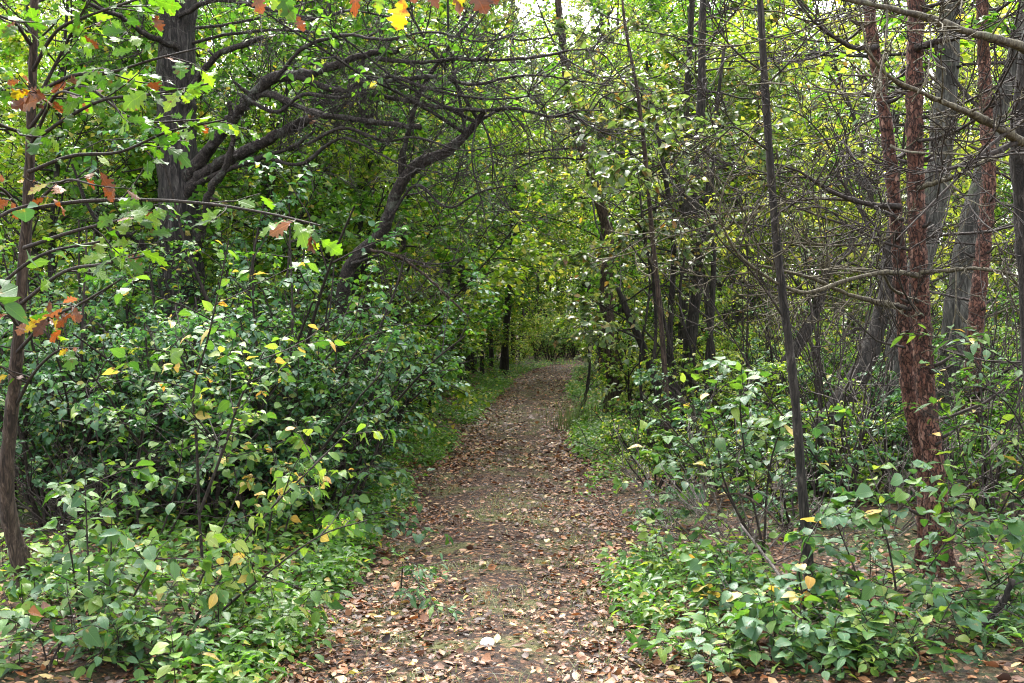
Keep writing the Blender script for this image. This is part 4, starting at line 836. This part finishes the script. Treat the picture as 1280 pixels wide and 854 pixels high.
def put_leaf(parent, base, p, d, n, size, kind, mat, name='leaf'):
    me = leaf_mesh(kind, int(RNG.integers(0, 8))); o = bpy.data.objects.new(name, me); COL.objects.link(o)
    y = unit(d); x = unit(np.cross(y, n)); z = np.cross(x, y); p = p - base + y * size * .16
    w = RNG.uniform(.75, 1.2)
    o.parent = parent
    o.matrix_basis = Matrix(((x[0] * size * w, y[0] * size, z[0] * size, p[0]), (x[1] * size * w, y[1] * size, z[1] * size, p[1]), (x[2] * size * w, y[2] * size, z[2] * size, p[2]), (0, 0, 0, 1)))
    with_mat(o, mat); return o
def dress(parent, base, sites, size, kind, mats, most=300, **k):
    if len(sites) > most: sites = [sites[i] for i in np.sort(RNG.permutation(len(sites))[:most])]
    if not sites: return
    p, d, n = leaf_frames(sites, **k)
    for i in range(len(p)):
        m = mats[int(RNG.integers(0, len(mats)))]; put_leaf(parent, base, p[i], d[i], n[i], size * RNG.uniform(.45, 1.25), kind, m)
LEAFY = lambda nb=4, nl=(4, 5), ang=.9, flat=.7: GP(seg=[6, 4], wander=[.10, .14], up=[.0, -.02], taper=.35, rmin=.0016, sides=[5, 4], depth=1, nb=[nb], t0=[.2], angle=[ang], flat=[flat], ratio=[.45], rr=[.55], leafl=0, nl=list(nl))
def near_plant(name, label, cps, size, kind, mats, P, r=.008, mat='twig', most=300, group=None, side_n=5, side_l=.4, **k):
    """stems given by pixel curves, leafy side shoots grown from them"""
    c0 = cps[0]; bb = on_ground(c0[0][0], c0[0][2]); e = empty(name, bb, label, 'shrub' if 'sapling' not in name else 'sapling', group); sites = []
    for cp in cps:
        c = px_curve(cp, 6)
        if cp is cps[0] or cp[0][:2] == c0[0][:2]: c[0] = bb + np.array([0, 0, -.04])
        B = MB(); tube(B, c, np.linspace(r, r * .35, len(c)), 6, .04)
        for t in RNG.uniform(.25, 1, side_n):
            f = t * (len(c) - 1); i = min(int(f), len(c) - 2); dd = unit(c[i + 1] - c[i]); s = perp(dd); s[2] *= .5; s = unit(s)
            grow(B, c[i], dd * .45 + s * .9, side_l * RNG.uniform(.5, 1.2), r * .45, 0, P, sites)
        for i in range(len(c) // 3, len(c) - 1): sites.append((c[i], unit(c[i + 1] - c[i])))
        part('stem', B.mesh('stem', mat, origin=bb), e)
    dress(e, bb, sites, size, kind, mats, most, **k)
    return e

# oak sapling at the left edge, leaves green with some turned rust
b7 = on_ground(44, 5.5)
os_ = empty('oak_sapling', b7, 'young oak at the left edge with lobed green leaves and clusters turned rust', 'sapling')
_, oc7 = trunk_of(os_, b7, D([(44, 752), (32, 715), (14, 660), (8, 600), (14, 520), (22, 440), (27, 360), (34, 270), (38, 180), (41, 90), (43, 0), (46, -150)], 5.5, 4.9), [.056, .05, .042, .038, .034, .031, .029, .027, .024, .02, .018, .01], 'brown_bark', 14, 8, .05)
OAKB = GP(seg=[6, 4], wander=[.09, .14], up=[.0, -.01], taper=.3, rmin=.002, sides=[5, 4], depth=1, nb=[5], t0=[.2], angle=[.85], flat=[.75], ratio=[.42], rr=[.6], leafl=0, nl=[3, 5])
gs, rs = [], []
for cp, rust in ((D([(40, 120), (90, 95), (140, 90), (190, 75), (250, 60)], 5, 4.5), 0), (D([(38, 180), (80, 150), (130, 125), (190, 118), (260, 105)], 5, 4.3), 0), (D([(38, 160), (70, 120), (110, 110), (170, 150), (250, 150)], 5, 4.6), 0),
                 (D([(36, 215), (90, 195), (150, 190), (210, 165), (280, 150)], 5, 4.6), 0), (D([(34, 262), (100, 252), (180, 250), (260, 255), (340, 268), (400, 282)], 5, 4.3), 0), (D([(40, 90), (70, 40), (110, 20), (170, 0), (230, -20)], 5, 4.5), 0),
                 (D([(41, 60), (20, 30), (0, 20), (-40, 0)], 5, 4.5), 0), (D([(38, 170), (10, 160), (-20, 150), (-50, 160)], 5, 4.5), 0), (D([(38, 185), (60, 135), (75, 115), (100, 120)], 5, 4.5), 1),
                 (D([(34, 270), (60, 240), (85, 225), (120, 232)], 5, 4.6), 1), (D([(34, 280), (15, 250), (0, 235), (-30, 225)], 5, 4.6), 1), (D([(22, 440), (60, 400), (100, 380), (150, 350)], 5.2, 4.6), 1), (D([(14, 520), (40, 470), (70, 440), (100, 435)], 5.3, 4.9), 1),
                 (D([(26, 380), (80, 340), (130, 330), (180, 320)], 5.1, 4.4), 0), (D([(24, 410), (0, 380), (-40, 370)], 5.1, 4.7), 1), (D([(30, 310), (90, 290), (150, 275), (190, 262)], 5, 4.4), 0), (D([(39, 140), (80, 60), (95, 30), (120, -10)], 5, 4.8), 0)):
    s = []; B = MB(); c = px_curve(cp, 6); tube(B, c, np.linspace(.011, .004, len(c)), 6, .05); branch_off(B, c, .8, .010, 0, OAKB, s)
    part('branch', B.mesh('branch', 'twig', origin=b7), os_); (rs if rust else gs).extend(s)
dress(os_, b7, gs, .105, 'oak', ['oak_green'] * 14 + ['oak_rust'], 290, droop=.3, upn=.5, jn=.45, face=(.1, -.6, 0))
dress(os_, b7, rs, .095, 'oak', ['oak_rust'] * 7 + ['oak_gold', 'oak_green'], 100, droop=.6, upn=.5, jn=.5)

# oak bough reaching over the top of the view from a tree standing left of the photographer
b8 = np.array([-2.6, 1.2, float(gz(-2.6, 1.2))])
ob = empty('oak_tree', b8, 'oak whose lowest leaves hang at the top edge, gold and rust', 'tree')
B = MB(); tube(B, catmull([b8 + [0, 0, -.1], b8 + [.05, 0, 1.2], b8 + [.02, .1, 2.6], b8 + [-.05, .1, 4.5]], 8), [.12, .10, .09, .06], 12, .04); part('trunk', B.mesh('trunk', 'oak_bark', origin=b8), ob)
bc = catmull([b8 + [.02, .1, 2.3], b8 + [.8, .7, 2.55], PX(300, -95, 2.9), PX(400, -60, 3.0), PX(500, -32, 3.05), PX(630, -26, 3.1)], 8)
B = MB(); tube(B, bc, [.03, .022, .012, .008, .005], 7, .04)
hang = [((330, -12), (374, 26), .125, 'oak_green'), ((318, -8), (326, 16), .075, 'oak_rust'), ((350, -12), (384, 46), .10, 'oak_green'), ((372, 20), (380, 50), .05, 'oak_rust'), ((445, -16), (446, 6), .075, 'oak_rust'), ((478, -10), (470, 14), .07, 'oak_green'),
        ((505, -2), (498, 46), .095, 'oak_gold'), ((532, -12), (548, 10), .07, 'oak_rust'), ((562, -14), (588, 18), .09, 'oak_rust'), ((590, -18), (606, 24), .10, 'oak_rust'), ((570, -18), (576, 10), .07, 'oak_gold'), ((512, -20), (526, 16), .06, 'oak_rust'), ((345, -22), (316, 2), .09, 'oak_green'), ((600, -20), (622, 8), .08, 'oak_rust')]
for (a, b_, s, m) in hang:
    p = PX(*a, 3.0); q = PX(*b_, 3.0); tw = bc[np.argmin(np.linalg.norm(bc - p, axis=1))]; tube(B, [tw, (tw + p) / 2 + [0, 0, .01], p], [.003, .0025, .002], 4)
part('bough', B.mesh('bough', 'twig', origin=b8), ob)
for (a, b_, s, m) in hang:
    p = PX(*a, 3.0); q = PX(*b_, 3.0); put_leaf(ob, b8, p - unit(q - p) * s * .16, q - p + np.array([0, -.015, 0]), np.array([RNG.normal(0, .3), -1.0, .35 + RNG.normal(0, .2)]), s, 'oak', m)

# big-leaved sapling poking in at the left edge
near_plant('broadleaf_sapling', 'sapling at far left with a few large smooth leaves close to the lens', [D([(-130, 980), (-110, 700), (-60, 450), (-10, 370), (50, 320), (125, 302)], 3.6, 3.7), D([(-60, 450), (-30, 300), (5, 268), (40, 255)], 3.6, 3.7)], .10, 'ovate', ['near_blue', 'near_green'], LEAFY(1, (3, 3)), r=.012, side_n=2, side_l=.25, most=26, upn=.7)

# lower-left young plants
near_plant('lime_shrub', 'arching shrub at lower left with hanging lime-green leaves', [D([(205, 832), (250, 765), (290, 700), (335, 640), (395, 580), (440, 535)], 4.75, 5.2), D([(205, 832), (270, 770), (330, 720), (400, 670), (460, 650)], 4.75, 5.1), D([(205, 832), (236, 760), (262, 700), (300, 610)], 4.75, 4.9)], .066, 'ovate', ['near_lime'] * 6 + ['near_green'] * 4 + ['near_yellow'], LEAFY(3, (3, 4)), r=.008, side_n=7, side_l=.35, droop=.8, upn=.7)
near_plant('green_sapling', 'tall thin sapling with single stem in the middle of the left foreground', [D([(258, 760), (250, 660), (246, 560), (242, 490), (258, 430), (272, 370), (286, 300)], 5.6, 5.4), D([(250, 640), (280, 560), (300, 500), (330, 440)], 5.5, 5.4)], .07, 'ovate', ['near_green'] * 9 + ['near_lime'] * 4 + ['near_yellow'], LEAFY(3, (3, 4)), r=.010, side_n=9, side_l=.5)
near_plant('green_sapling', 'leafy seedling clump in front of the oak sapling, lower left corner', [D([(118, 800), (112, 730), (108, 650), (106, 590)], 4.7, 4.7), D([(135, 800), (138, 720), (140, 640)], 4.8, 4.8), D([(100, 790), (90, 700), (70, 620)], 4.9, 4.9), D([(140, 800), (170, 740), (200, 690)], 4.8, 4.7)], .082, 'ovate', ['near_green'] * 6 + ['near_blue'] * 2 + ['near_lime'], LEAFY(2, (3, 3)), r=.007, side_n=6, side_l=.32)
near_plant('green_sapling', 'low plant with broad dark leaves at the bottom left corner', [D([(60, 838), (50, 800), (20, 778), (-10, 770)], 4.3, 4.2), D([(60, 838), (80, 800), (110, 782), (140, 790)], 4.3, 4.3)], .09, 'ovate', ['near_green', 'near_blue', 'near_green', 'oak_rust'], LEAFY(1, (3, 3)), r=.005, side_n=3, side_l=.22, most=30)
near_plant('yellow_shrub', 'shrub with cream-yellow leaves among green ones, left of the path', [D([(330, 700), (340, 640), (345, 590), (335, 540)], 6.4, 6.4), D([(350, 690), (365, 630), (375, 590)], 6.5, 6.4), D([(320, 690), (300, 620), (290, 560), (300, 500)], 6.4, 6.5)], .07, 'ovate', ['near_yellow'] * 2 + ['near_green'] * 7 + ['near_lime'] * 3, LEAFY(3, (3, 4)), r=.007, side_n=7, side_l=.4)
near_plant('green_shrub', 'bushy dark green shrub spilling onto the left edge of the path', [D([(410, 690), (420, 640), (440, 600), (470, 580)], 7.2, 7.1), D([(400, 690), (390, 630), (380, 570), (390, 520)], 7.3, 7.3), D([(425, 690), (450, 650), (480, 640)], 7.1, 6.9), D([(395, 690), (360, 640), (340, 590)], 7.2, 7.1)], .07, 'ovate', ['near_blue'] * 4 + ['near_green'] * 3, LEAFY(3, (4, 4)), r=.007, side_n=9, side_l=.42)
near_plant('green_shrub', 'spreading shrub with blue-green leaves at the middle of the left thicket', [D([(180, 700), (170, 620), (180, 540), (200, 470)], 6.3, 6.3), D([(190, 700), (220, 610), (230, 540)], 6.2, 6.2), D([(170, 700), (140, 620), (120, 540), (110, 480)], 6.3, 6.4), D([(200, 690), (250, 600), (300, 560)], 6.3, 6.1)], .068, 'ovate', ['near_blue', 'near_green', 'near_green', 'near_lime'], LEAFY(3, (3, 4)), r=.007, side_n=9, side_l=.45)
near_plant('green_shrub', 'low bright green plant in front of the lime shrub beside the path', [D([(345, 800), (345, 770), (340, 740)], 5.0, 5.0), D([(335, 800), (315, 770), (300, 740)], 5.0, 4.9), D([(355, 800), (370, 765), (390, 740)], 5.0, 5.1)], .07, 'ovate', ['near_lime', 'near_green', 'near_green'], LEAFY(2, (3, 3)), r=.004, side_n=5, side_l=.22)
for k_, (px_, d_, lb_) in enumerate(((190, 4.5, 'low leafy plant at the bottom edge left of the lime shrub stems'), (265, 4.75, 'small leafy plant at the foot of the lime shrub'), (20, 4.9, 'leafy plant at the left edge below the oak sapling trunk'), (300, 5.6, 'low leafy plant between the lime shrub and the path edge'), (95, 5.4, 'leafy plant right beside the foot of the oak sapling'))):
    by = HORIZON + EYE * FOC / d_
    near_plant('low_leafy_plant', lb_, [D([(px_, by), (px_ - 12, by - 40), (px_ - 40, by - 75)], d_, d_), D([(px_, by), (px_ + 8, by - 50), (px_ + 6, by - 95)], d_, d_), D([(px_, by), (px_ + 30, by - 40), (px_ + 55, by - 60)], d_, d_ - .1)], .06, ['ovate', 'lance', 'round', 'ovate', 'lance'][k_], ['near_green'] * 4 + ['near_lime'] * 2 + ['near_blue'] * 2, LEAFY(2, (3, 3)), r=.004, side_n=5, side_l=.22)
for k_, (px_, d_, lb_) in enumerate(((960, 4.55, 'low leafy plant at the bottom edge below the slim tree'), (1200, 4.5, 'low leafy plant at the bottom edge near the right corner'), (1270, 4.7, 'leafy plant filling the bottom right corner'), (1080, 5.6, 'leafy plant between the slim tree and the pine foot'), (905, 5.5, 'low green plant at the right verge below the grey twigs'), (830, 7.6, 'green plant at the right verge below the brushwood'))):
    by = HORIZON + EYE * FOC / d_
    near_plant('low_leafy_plant', lb_, [D([(px_, by), (px_ - 12, by - 40), (px_ - 40, by - 75)], d_, d_), D([(px_, by), (px_ + 8, by - 50), (px_ + 6, by - 95)], d_, d_), D([(px_, by), (px_ + 30, by - 40), (px_ + 55, by - 60)], d_, d_ - .1)], .068, ['round', 'lance', 'ovate', 'lance', 'ovate', 'round'][k_], ['near_green'] * 3 + ['near_lime'] + ['near_blue'] * 4, LEAFY(2, (3, 3)), r=.004, side_n=5, side_l=.25)
for k_, (px_, d_, lb_) in enumerate(((1105, 4.35, 'low leafy plant at the bottom edge under the round-leaved mass'), (1020, 4.4, 'low leafy plant at the bottom edge right of the pale stick'), (65, 4.35, 'small leafy plant in the very bottom left corner'), (140, 4.4, 'small leafy plant at the bottom edge near the left corner'))):
    by = HORIZON + EYE * FOC / d_
    near_plant('low_leafy_plant', lb_, [D([(px_, by), (px_ - 15, by - 35), (px_ - 50, by - 60)], d_, d_), D([(px_, by), (px_ + 8, by - 50), (px_ + 6, by - 80)], d_, d_), D([(px_, by), (px_ + 30, by - 30), (px_ + 65, by - 45)], d_, d_ - .1)], .066, ['lance', 'ovate', 'ovate', 'lance'][k_], ['near_green'] * 3 + ['near_lime'] + ['near_blue'] * 2, LEAFY(2, (3, 3)), r=.004, side_n=5, side_l=.24)
# trailing green twig on the path
near_plant('trailing_twig_shrub', 'green leafy shoot trailing on the middle of the path', [D([(500, 702), (522, 728), (540, 752), (556, 790)], 5.9, 5.15), D([(500, 702), (520, 705), (545, 720)], 5.9, 5.7)], .06, 'lance', ['near_green', 'near_blue'], LEAFY(2, (3, 3)), r=.004, side_n=6, side_l=.16, droop=.1)

# right foreground shrubs
near_plant('leafy_shrub', 'shrub right of the path with tiers of blue-green leaves before the dark stems', [D([(955, 690), (940, 620), (930, 560), (925, 500), (928, 450)], 6.3, 6.2), D([(950, 690), (910, 620), (880, 575), (850, 540)], 6.3, 6.1), D([(955, 690), (960, 600), (975, 540), (1000, 510)], 6.3, 6.2), D([(945, 690), (905, 600), (895, 540), (880, 500)], 6.3, 6.3)], .094, 'ovate', ['near_blue'] * 10 + ['near_green'] * 6 + ['near_lime'] * 2 + ['near_yellow'], LEAFY(3, (4, 4), .9, .85), r=.008, side_n=9, side_l=.5, upn=1.2, jn=.3, droop=.1)
near_plant('leafy_shrub', 'shrub with large round leaves in front of the pair of red pines', [D([(1120, 810), (1120, 740), (1110, 680), (1100, 640), (1120, 610)], 4.9, 4.9), D([(1120, 810), (1150, 730), (1190, 670), (1230, 640)], 4.9, 4.8), D([(1115, 810), (1080, 740), (1060, 690), (1040, 640)], 4.9, 4.9), D([(1125, 810), (1160, 760), (1200, 740), (1250, 735)], 4.9, 4.8)], .075, 'round', ['near_blue'] * 4 + ['near_green'] * 4 + ['near_lime'], LEAFY(2, (3, 4), .9, .8), r=.007, side_n=7, side_l=.36, upn=1.0, jn=.35, droop=.25)
near_plant('leafy_shrub', 'plant with narrow pointed leaves in tiers at the right edge', [D([(1330, 700), (1300, 620), (1270, 560), (1220, 530), (1160, 545)], 5.2, 5.0), D([(1330, 700), (1300, 600), (1270, 520), (1230, 485), (1180, 490)], 5.2, 5.0), D([(1330, 700), (1320, 580), (1290, 480), (1240, 440), (1200, 425)], 5.2, 5.1), D([(1330, 700), (1290, 640), (1240, 600), (1200, 590)], 5.2, 5.0)], .085, 'lance', ['near_green'] * 12 + ['near_blue'] * 4 + ['near_lime'] * 2 + ['near_yellow'], LEAFY(3, (4, 4), .9, .9), r=.007, side_n=7, side_l=.34, upn=1.2, jn=.25, droop=.1)
near_plant('leafy_shrub', 'shrub with rounded leaves between the slim trunk and the path edge, low down', [D([(1010, 830), (1005, 760), (1000, 700), (1030, 640)], 4.9, 4.9), D([(1010, 830), (975, 770), (940, 745), (900, 735)], 4.9, 5.0), D([(1010, 830), (1040, 770), (1060, 720)], 4.9, 4.9)], .075, 'round', ['near_blue'] * 4 + ['near_green'] * 3 + ['near_yellow'], LEAFY(2, (3, 4), .9, .8), r=.006, side_n=7, side_l=.33, upn=1.0, jn=.3)
near_plant('leafy_shrub', 'low mass of round blue-green leaves along the bottom right', [D([(1090, 870), (1080, 830), (1050, 800)], 4.4, 4.4), D([(1090, 870), (1120, 825), (1160, 810)], 4.4, 4.5), D([(1090, 870), (1090, 810), (1095, 770)], 4.4, 4.5), D([(1090, 870), (1150, 840), (1210, 830)], 4.4, 4.4)], .085, 'round', ['near_blue'] * 4 + ['near_green'] * 2 + ['near_lime'], LEAFY(2, (3, 3), .9, .8), r=.006, side_n=6, side_l=.3, upn=1.1, jn=.3)
near_plant('leafy_shrub', 'low green plant at the bottom edge just right of the path', [D([(870, 850), (860, 815), (840, 795)], 4.65, 4.65), D([(870, 850), (890, 815), (920, 800)], 4.65, 4.7), D([(870, 850), (905, 835), (950, 825)], 4.65, 4.6)], .066, 'ovate', ['near_green'] * 4 + ['near_lime'] * 2 + ['near_blue'], LEAFY(2, (3, 3), .9, .8), r=.005, side_n=6, side_l=.24, upn=1.0)
near_plant('leafy_shrub', 'bright green plant beside the path in front of the brushwood on the right', [D([(880, 730), (870, 690), (850, 660)], 6.2, 6.2), D([(880, 730), (900, 690), (915, 660)], 6.2, 6.3), D([(880, 730), (850, 705), (820, 700)], 6.2, 6.1)], .066, 'ovate', ['near_green'] * 3 + ['near_lime'] * 3, LEAFY(2, (3, 3), .9, .8), r=.005, side_n=6, side_l=.3)
near_plant('leafy_shrub', 'shrub in the lower right corner with loose rounded leaves', [D([(1250, 800), (1240, 740), (1220, 690), (1190, 660)], 5.2, 5.3), D([(1250, 800), (1270, 720), (1290, 660)], 5.2, 5.2), D([(1250, 800), (1230, 760), (1180, 760)], 5.2, 5.1)], .068, 'ovate', ['near_green'] * 4 + ['near_blue'] * 3, LEAFY(3, (3, 3), .9, .8), r=.006, side_n=7, side_l=.34)

# ------------------------------------------------------------------ small things on the ground
def seedling_kind(kind, n, h, size):
    sites = []; B = MB(); c = np.array([[0, 0, -.03], [RNG.normal(0, .01), RNG.normal(0, .01), h * .5], [RNG.normal(0, .03), RNG.normal(0, .03), h]]); c = catmull(c, 3); tube(B, c, [.0025, .0015], 4)
    L = []
    for i in range(n):
        t = .35 + .65 * (i + .5) / n; p = c[min(int(t * (len(c) - 1)), len(c) - 1)]; a = i * 2.4 + RNG.normal(0, .3); L.append((p, np.array([math.cos(a), math.sin(a), RNG.uniform(-.2, .35)]), UP + RNG.normal(0, .2, 3), size * RNG.uniform(.7, 1.2), kind))
    return B.mesh('stem', 'twig'), L
SEED = [seedling_kind('ovate', 6, .16, .075), seedling_kind('round', 5, .12, .07), seedling_kind('ovate', 8, .24, .08), seedling_kind('lance', 8, .18, .08)]
def seedling(x, y, label, group, mats):
    e = empty('seedling', (x, y, float(gz(x, y))), label, 'seedling', group); e.rotation_euler = (0, 0, RNG.uniform(0, 6.28)); s = RNG.uniform(.7, 1.2); e.scale = (s, s, s)
    st, L = SEED[int(RNG.integers(0, len(SEED)))]; part('stem', st, e); m = mats[int(RNG.integers(0, len(mats)))]
    for p, d, n, sz, k in L: put_leaf(e, np.zeros(3), p, d, n, sz, k, m)
cnt = 0
while cnt < 130:
    y = 4.15 * (8.5 / 4.15) ** (RNG.random() ** 1.4); s_ = 1 if RNG.random() < .5 else -1
    x = path_c(y) + s_ * (1.0 + 2.2 * RNG.random() ** 1.5); 
    if abs(x) > .53 * y or path_off(x, y) < -.12: continue
    cnt += 1
    seedling(x, y, f'small leafy seedling in the litter on the {SIDE[s_]} verge of the near path', f'seedlings on the {SIDE[s_]} verge', ['near_green', 'near_green', 'near_lime', 'near_blue'])

# green ground cover along both verges
def cover(n, ymin, ymax, tpl, smin, smax):
    y = ymin * (ymax / ymin) ** RNG.random(n); s_ = np.where(RNG.random(n) < .55, -1, 1); x = path_c(y) + s_ * (.85 + np.where(RNG.random(n) < .35, .6 * y, 3.0) * RNG.random(n) ** 1.9)
    d = fbm(x * .9, y * .7, 51); k = (path_off(x, y) > -.22) & (d > np.where(y < 7, .47, .40)) & (np.abs(x) < .56 * y + 1); x, y = x[k], y[k]; n = len(x)
    per = 7; X = np.repeat(x, per) + RNG.normal(0, .07, n * per); Y = np.repeat(y, per) + RNG.normal(0, .07, n * per)
    Z = gz(X, Y) + RNG.uniform(.02, .22, n * per) * np.repeat(RNG.uniform(.4, 1.2, n), per)
    a = RNG.uniform(0, 6.28, n * per); dv = np.stack([np.cos(a), np.sin(a), RNG.normal(-.1, .25, n * per)], 1)
    nn = UP + RNG.normal(0, .3, (n * per, 3)) + np.array([0, -.25, 0])
    return np.stack([X, Y, Z], 1), dv, nn, RNG.uniform(smin, smax, n * per)
C = MB()
for a in (cover(5200, 4.1, 15, MID6, .035, .07), cover(5000, 13, 48, MID6, .05, .10)):
    h_ = len(a[0]) // 7 * 4; scatter(C, MID6, a[0][:h_], a[1][:h_], a[2][:h_], a[3][:h_], RNG.random(h_) * .999)
    g_ = len(a[0]) - h_; scatter(C, MID6, a[0][h_:], a[1][h_:], a[2][h_:], a[3][h_:] * 1.25, RNG.random(g_) * .999, RNG.uniform(.4, .7, g_))
tag(C.obj('ground_cover', 'green'), 'low green weeds carpeting both verges of the path', 'ground cover', kind='stuff')
# grass tufts
C = MB(); n = 2000; y = 4.4 * (30 / 4.4) ** RNG.random(n); x = path_c(y) + RNG.normal(0, .85, n)
k = (fbm(x * 1.2, y * .8, 77) > .49) & (np.hypot(x + .12, y - 4.8) > .35) & (RNG.random(n) < np.where(y < 6.5, .5, 1)); x, y = x[k], y[k]; BL = (np.array([(-.5, 0, 0), (.5, 0, 0), (-.35, .5, .06), (.35, .5, .06), (0, 1, -.12)]), [(0, 1, 3, 2)], [(2, 3, 4)], None)
per = 16; m = len(x) * per; X = np.repeat(x, per) + RNG.normal(0, .05, m); Y = np.repeat(y, per) + RNG.normal(0, .05, m); a = RNG.uniform(0, 6.28, m)
dv = np.stack([np.cos(a) * .8, np.sin(a) * .8, RNG.uniform(.3, 1.4, m)], 1); sz = RNG.uniform(.025, .085, m)
scatter(C, BL, np.stack([X, Y, gz(X, Y) - .005], 1), dv, np.stack([-np.cos(a), -np.sin(a), .6 + 0 * a], 1), sz, RNG.random(m) * .999, .0035 / sz)
tag(C.obj('grass', 'grass'), 'thin tufts of short grass growing on the path', 'grass', kind='stuff')
# green tuft by the dead stem
C = MB(); m = 260; a = RNG.uniform(0, 6.28, m); g0 = on_ground(722, 15.6); pp = g0 + np.stack([RNG.normal(0, .22, m), RNG.normal(0, .25, m), np.zeros(m)], 1); pp[:, 2] = gz(pp[:, 0], pp[:, 1])
sz = RNG.uniform(.3, .75, m); scatter(C, BL, pp - g0, np.stack([np.cos(a) * .35, np.sin(a) * .35, np.ones(m)], 1), np.stack([-np.cos(a), -np.sin(a), .3 + 0 * a], 1), sz, RNG.random(m) * .5, .008 / sz)
tf = C.obj('grass_tuft', 'grass'); tf.location = g0; tag(tf, 'tall tuft of yellow-green grass at the right edge of the path by the black stem', 'grass tuft')

# the 300 nearest fallen leaves, one by one
FL = []
for j, (rows, f, dr, w, c) in enumerate(((OAK, .1, -.12, .04, .5), (OVATE, .25, -.15, .03, .7), (ROUND, .1, .1, .05, .3), (OVATE, -.1, .12, .04, -.3), (OAK, .3, .05, .05, .2))):
    v, q, t, uv = strip_leaf(rows, fold=f, droop=dr, wave=w, stalk=.15, curl=c); b = MB(); b.add(v - np.array([0, .5, 0]), q, t, 0.0, uv); FL.append(b.mesh('fallen_leaf', 'fallen_brown', with_uv=True))
FK = [('fallen_brown', 'brown'), ('fallen_brown', 'brown'), ('fallen_tan', 'pale tan'), ('fallen_tan', 'pale tan'), ('fallen_rust', 'rust-orange'), ('fallen_yellow', 'yellow')]
cnt = 0
while cnt < 300:
    y = 4.25 * (8.6 / 4.25) ** (RNG.random() ** 1.3); x = path_c(y) + RNG.uniform(-1.5, 1.5)
    cnt += 1; m, cn = FK[int(RNG.integers(0, len(FK)))]
    o = bpy.data.objects.new('fallen_leaf', FL[int(RNG.integers(0, len(FL)))]); COL.objects.link(o); with_mat(o, m)
    s = RNG.uniform(.03, .062); o.location = (x, y, float(gz(x, y)) + .026); o.scale = (s, s, s); o.rotation_euler = (RNG.normal(0, .25), RNG.normal(0, .25), RNG.uniform(0, 6.28))
    tag(o, f'{cn} fallen leaf lying among the litter on the near path', 'leaf', f'{cn} fallen leaves on the near path')
B = MB(); n = 420; y = 4.1 * (16 / 4.1) ** RNG.random(n); x = path_c(y) + RNG.normal(0, 1.3, n)
for i in range(n):
    a = RNG.uniform(0, 6.28); L = RNG.uniform(.04, .22); d = np.array([math.cos(a), math.sin(a), 0]); p0 = np.array([x[i], y[i], 0]); k_ = perp(d) * L * .1
    pts = np.array([p0 - d * L / 2, p0 + k_, p0 + d * L / 2]); pts[:, 2] = gz(pts[:, 0], pts[:, 1]) + .018; tube(B, pts, [.003, .0025, .0015], 4)
tag(B.obj('twig_debris', 'grey_twig'), 'thin broken twigs scattered over the leaf litter', 'twigs', kind='stuff')
# white stone and grey leaf in the foreground
def pebble(px, d, rx, ry, rz, label, mat, name):
    p = on_ground(px, d, .024); B = MB(); nu, nv = 16, 9; V = []
    for i in range(nv + 1):
        th = math.pi * i / nv
        for j in range(nu):
            ph = 2 * math.pi * j / nu; q = np.array([math.sin(th) * math.cos(ph) * rx, math.sin(th) * math.sin(ph) * ry, math.cos(th) * rz]); V.append(q * (1 + .10 * math.sin(3 * ph + th * 2) * math.sin(th) + .06 * math.sin(5 * ph)))
    Q = [(i * nu + j, i * nu + (j + 1) % nu, (i + 1) * nu + (j + 1) % nu, (i + 1) * nu + j) for i in range(nv) for j in range(nu)]
    B.add(np.array(V), Q); o = B.obj(name, mat); o.location = p; tag(o, label, 'stone')
pebble(609, 4.86, .036, .05, .022, 'small flat white stone on the path near the bottom edge', 'white', 'stone')
litter('leaf_litter', 20000, 3.8, 16, 1.5, 'freshly fallen tan and russet leaves along the middle of the path', .016, .042, CURLY, .9)
for e in (pa[0], pb_[0], pc_[0]): del e['trunk_name']
# things that look alike are told apart by their order across the picture
NTH = 'first second third fourth fifth sixth seventh eighth ninth tenth eleventh twelfth thirteenth fourteenth fifteenth sixteenth seventeenth eighteenth nineteenth twentieth twenty-first twenty-second twenty-third twenty-fourth twenty-fifth twenty-sixth twenty-seventh twenty-eighth twenty-ninth thirtieth'.split()
kin = {}
for o in bpy.data.objects:
    if o.parent is None and o.get('category') in ('tree', 'shrub') and o.get('group'): kin.setdefault(o['label'], []).append(o)
for lb, os in kin.items():
    if 1 < len(os) <= 30:
        for i, o in enumerate(sorted(os, key=lambda o: o.location.x / o.location.y)): o['label'] = f'{lb}, {NTH[i]} from left'
print('objects', len(bpy.data.objects), 'tris', sum(len(m.polygons) for m in bpy.data.meshes))
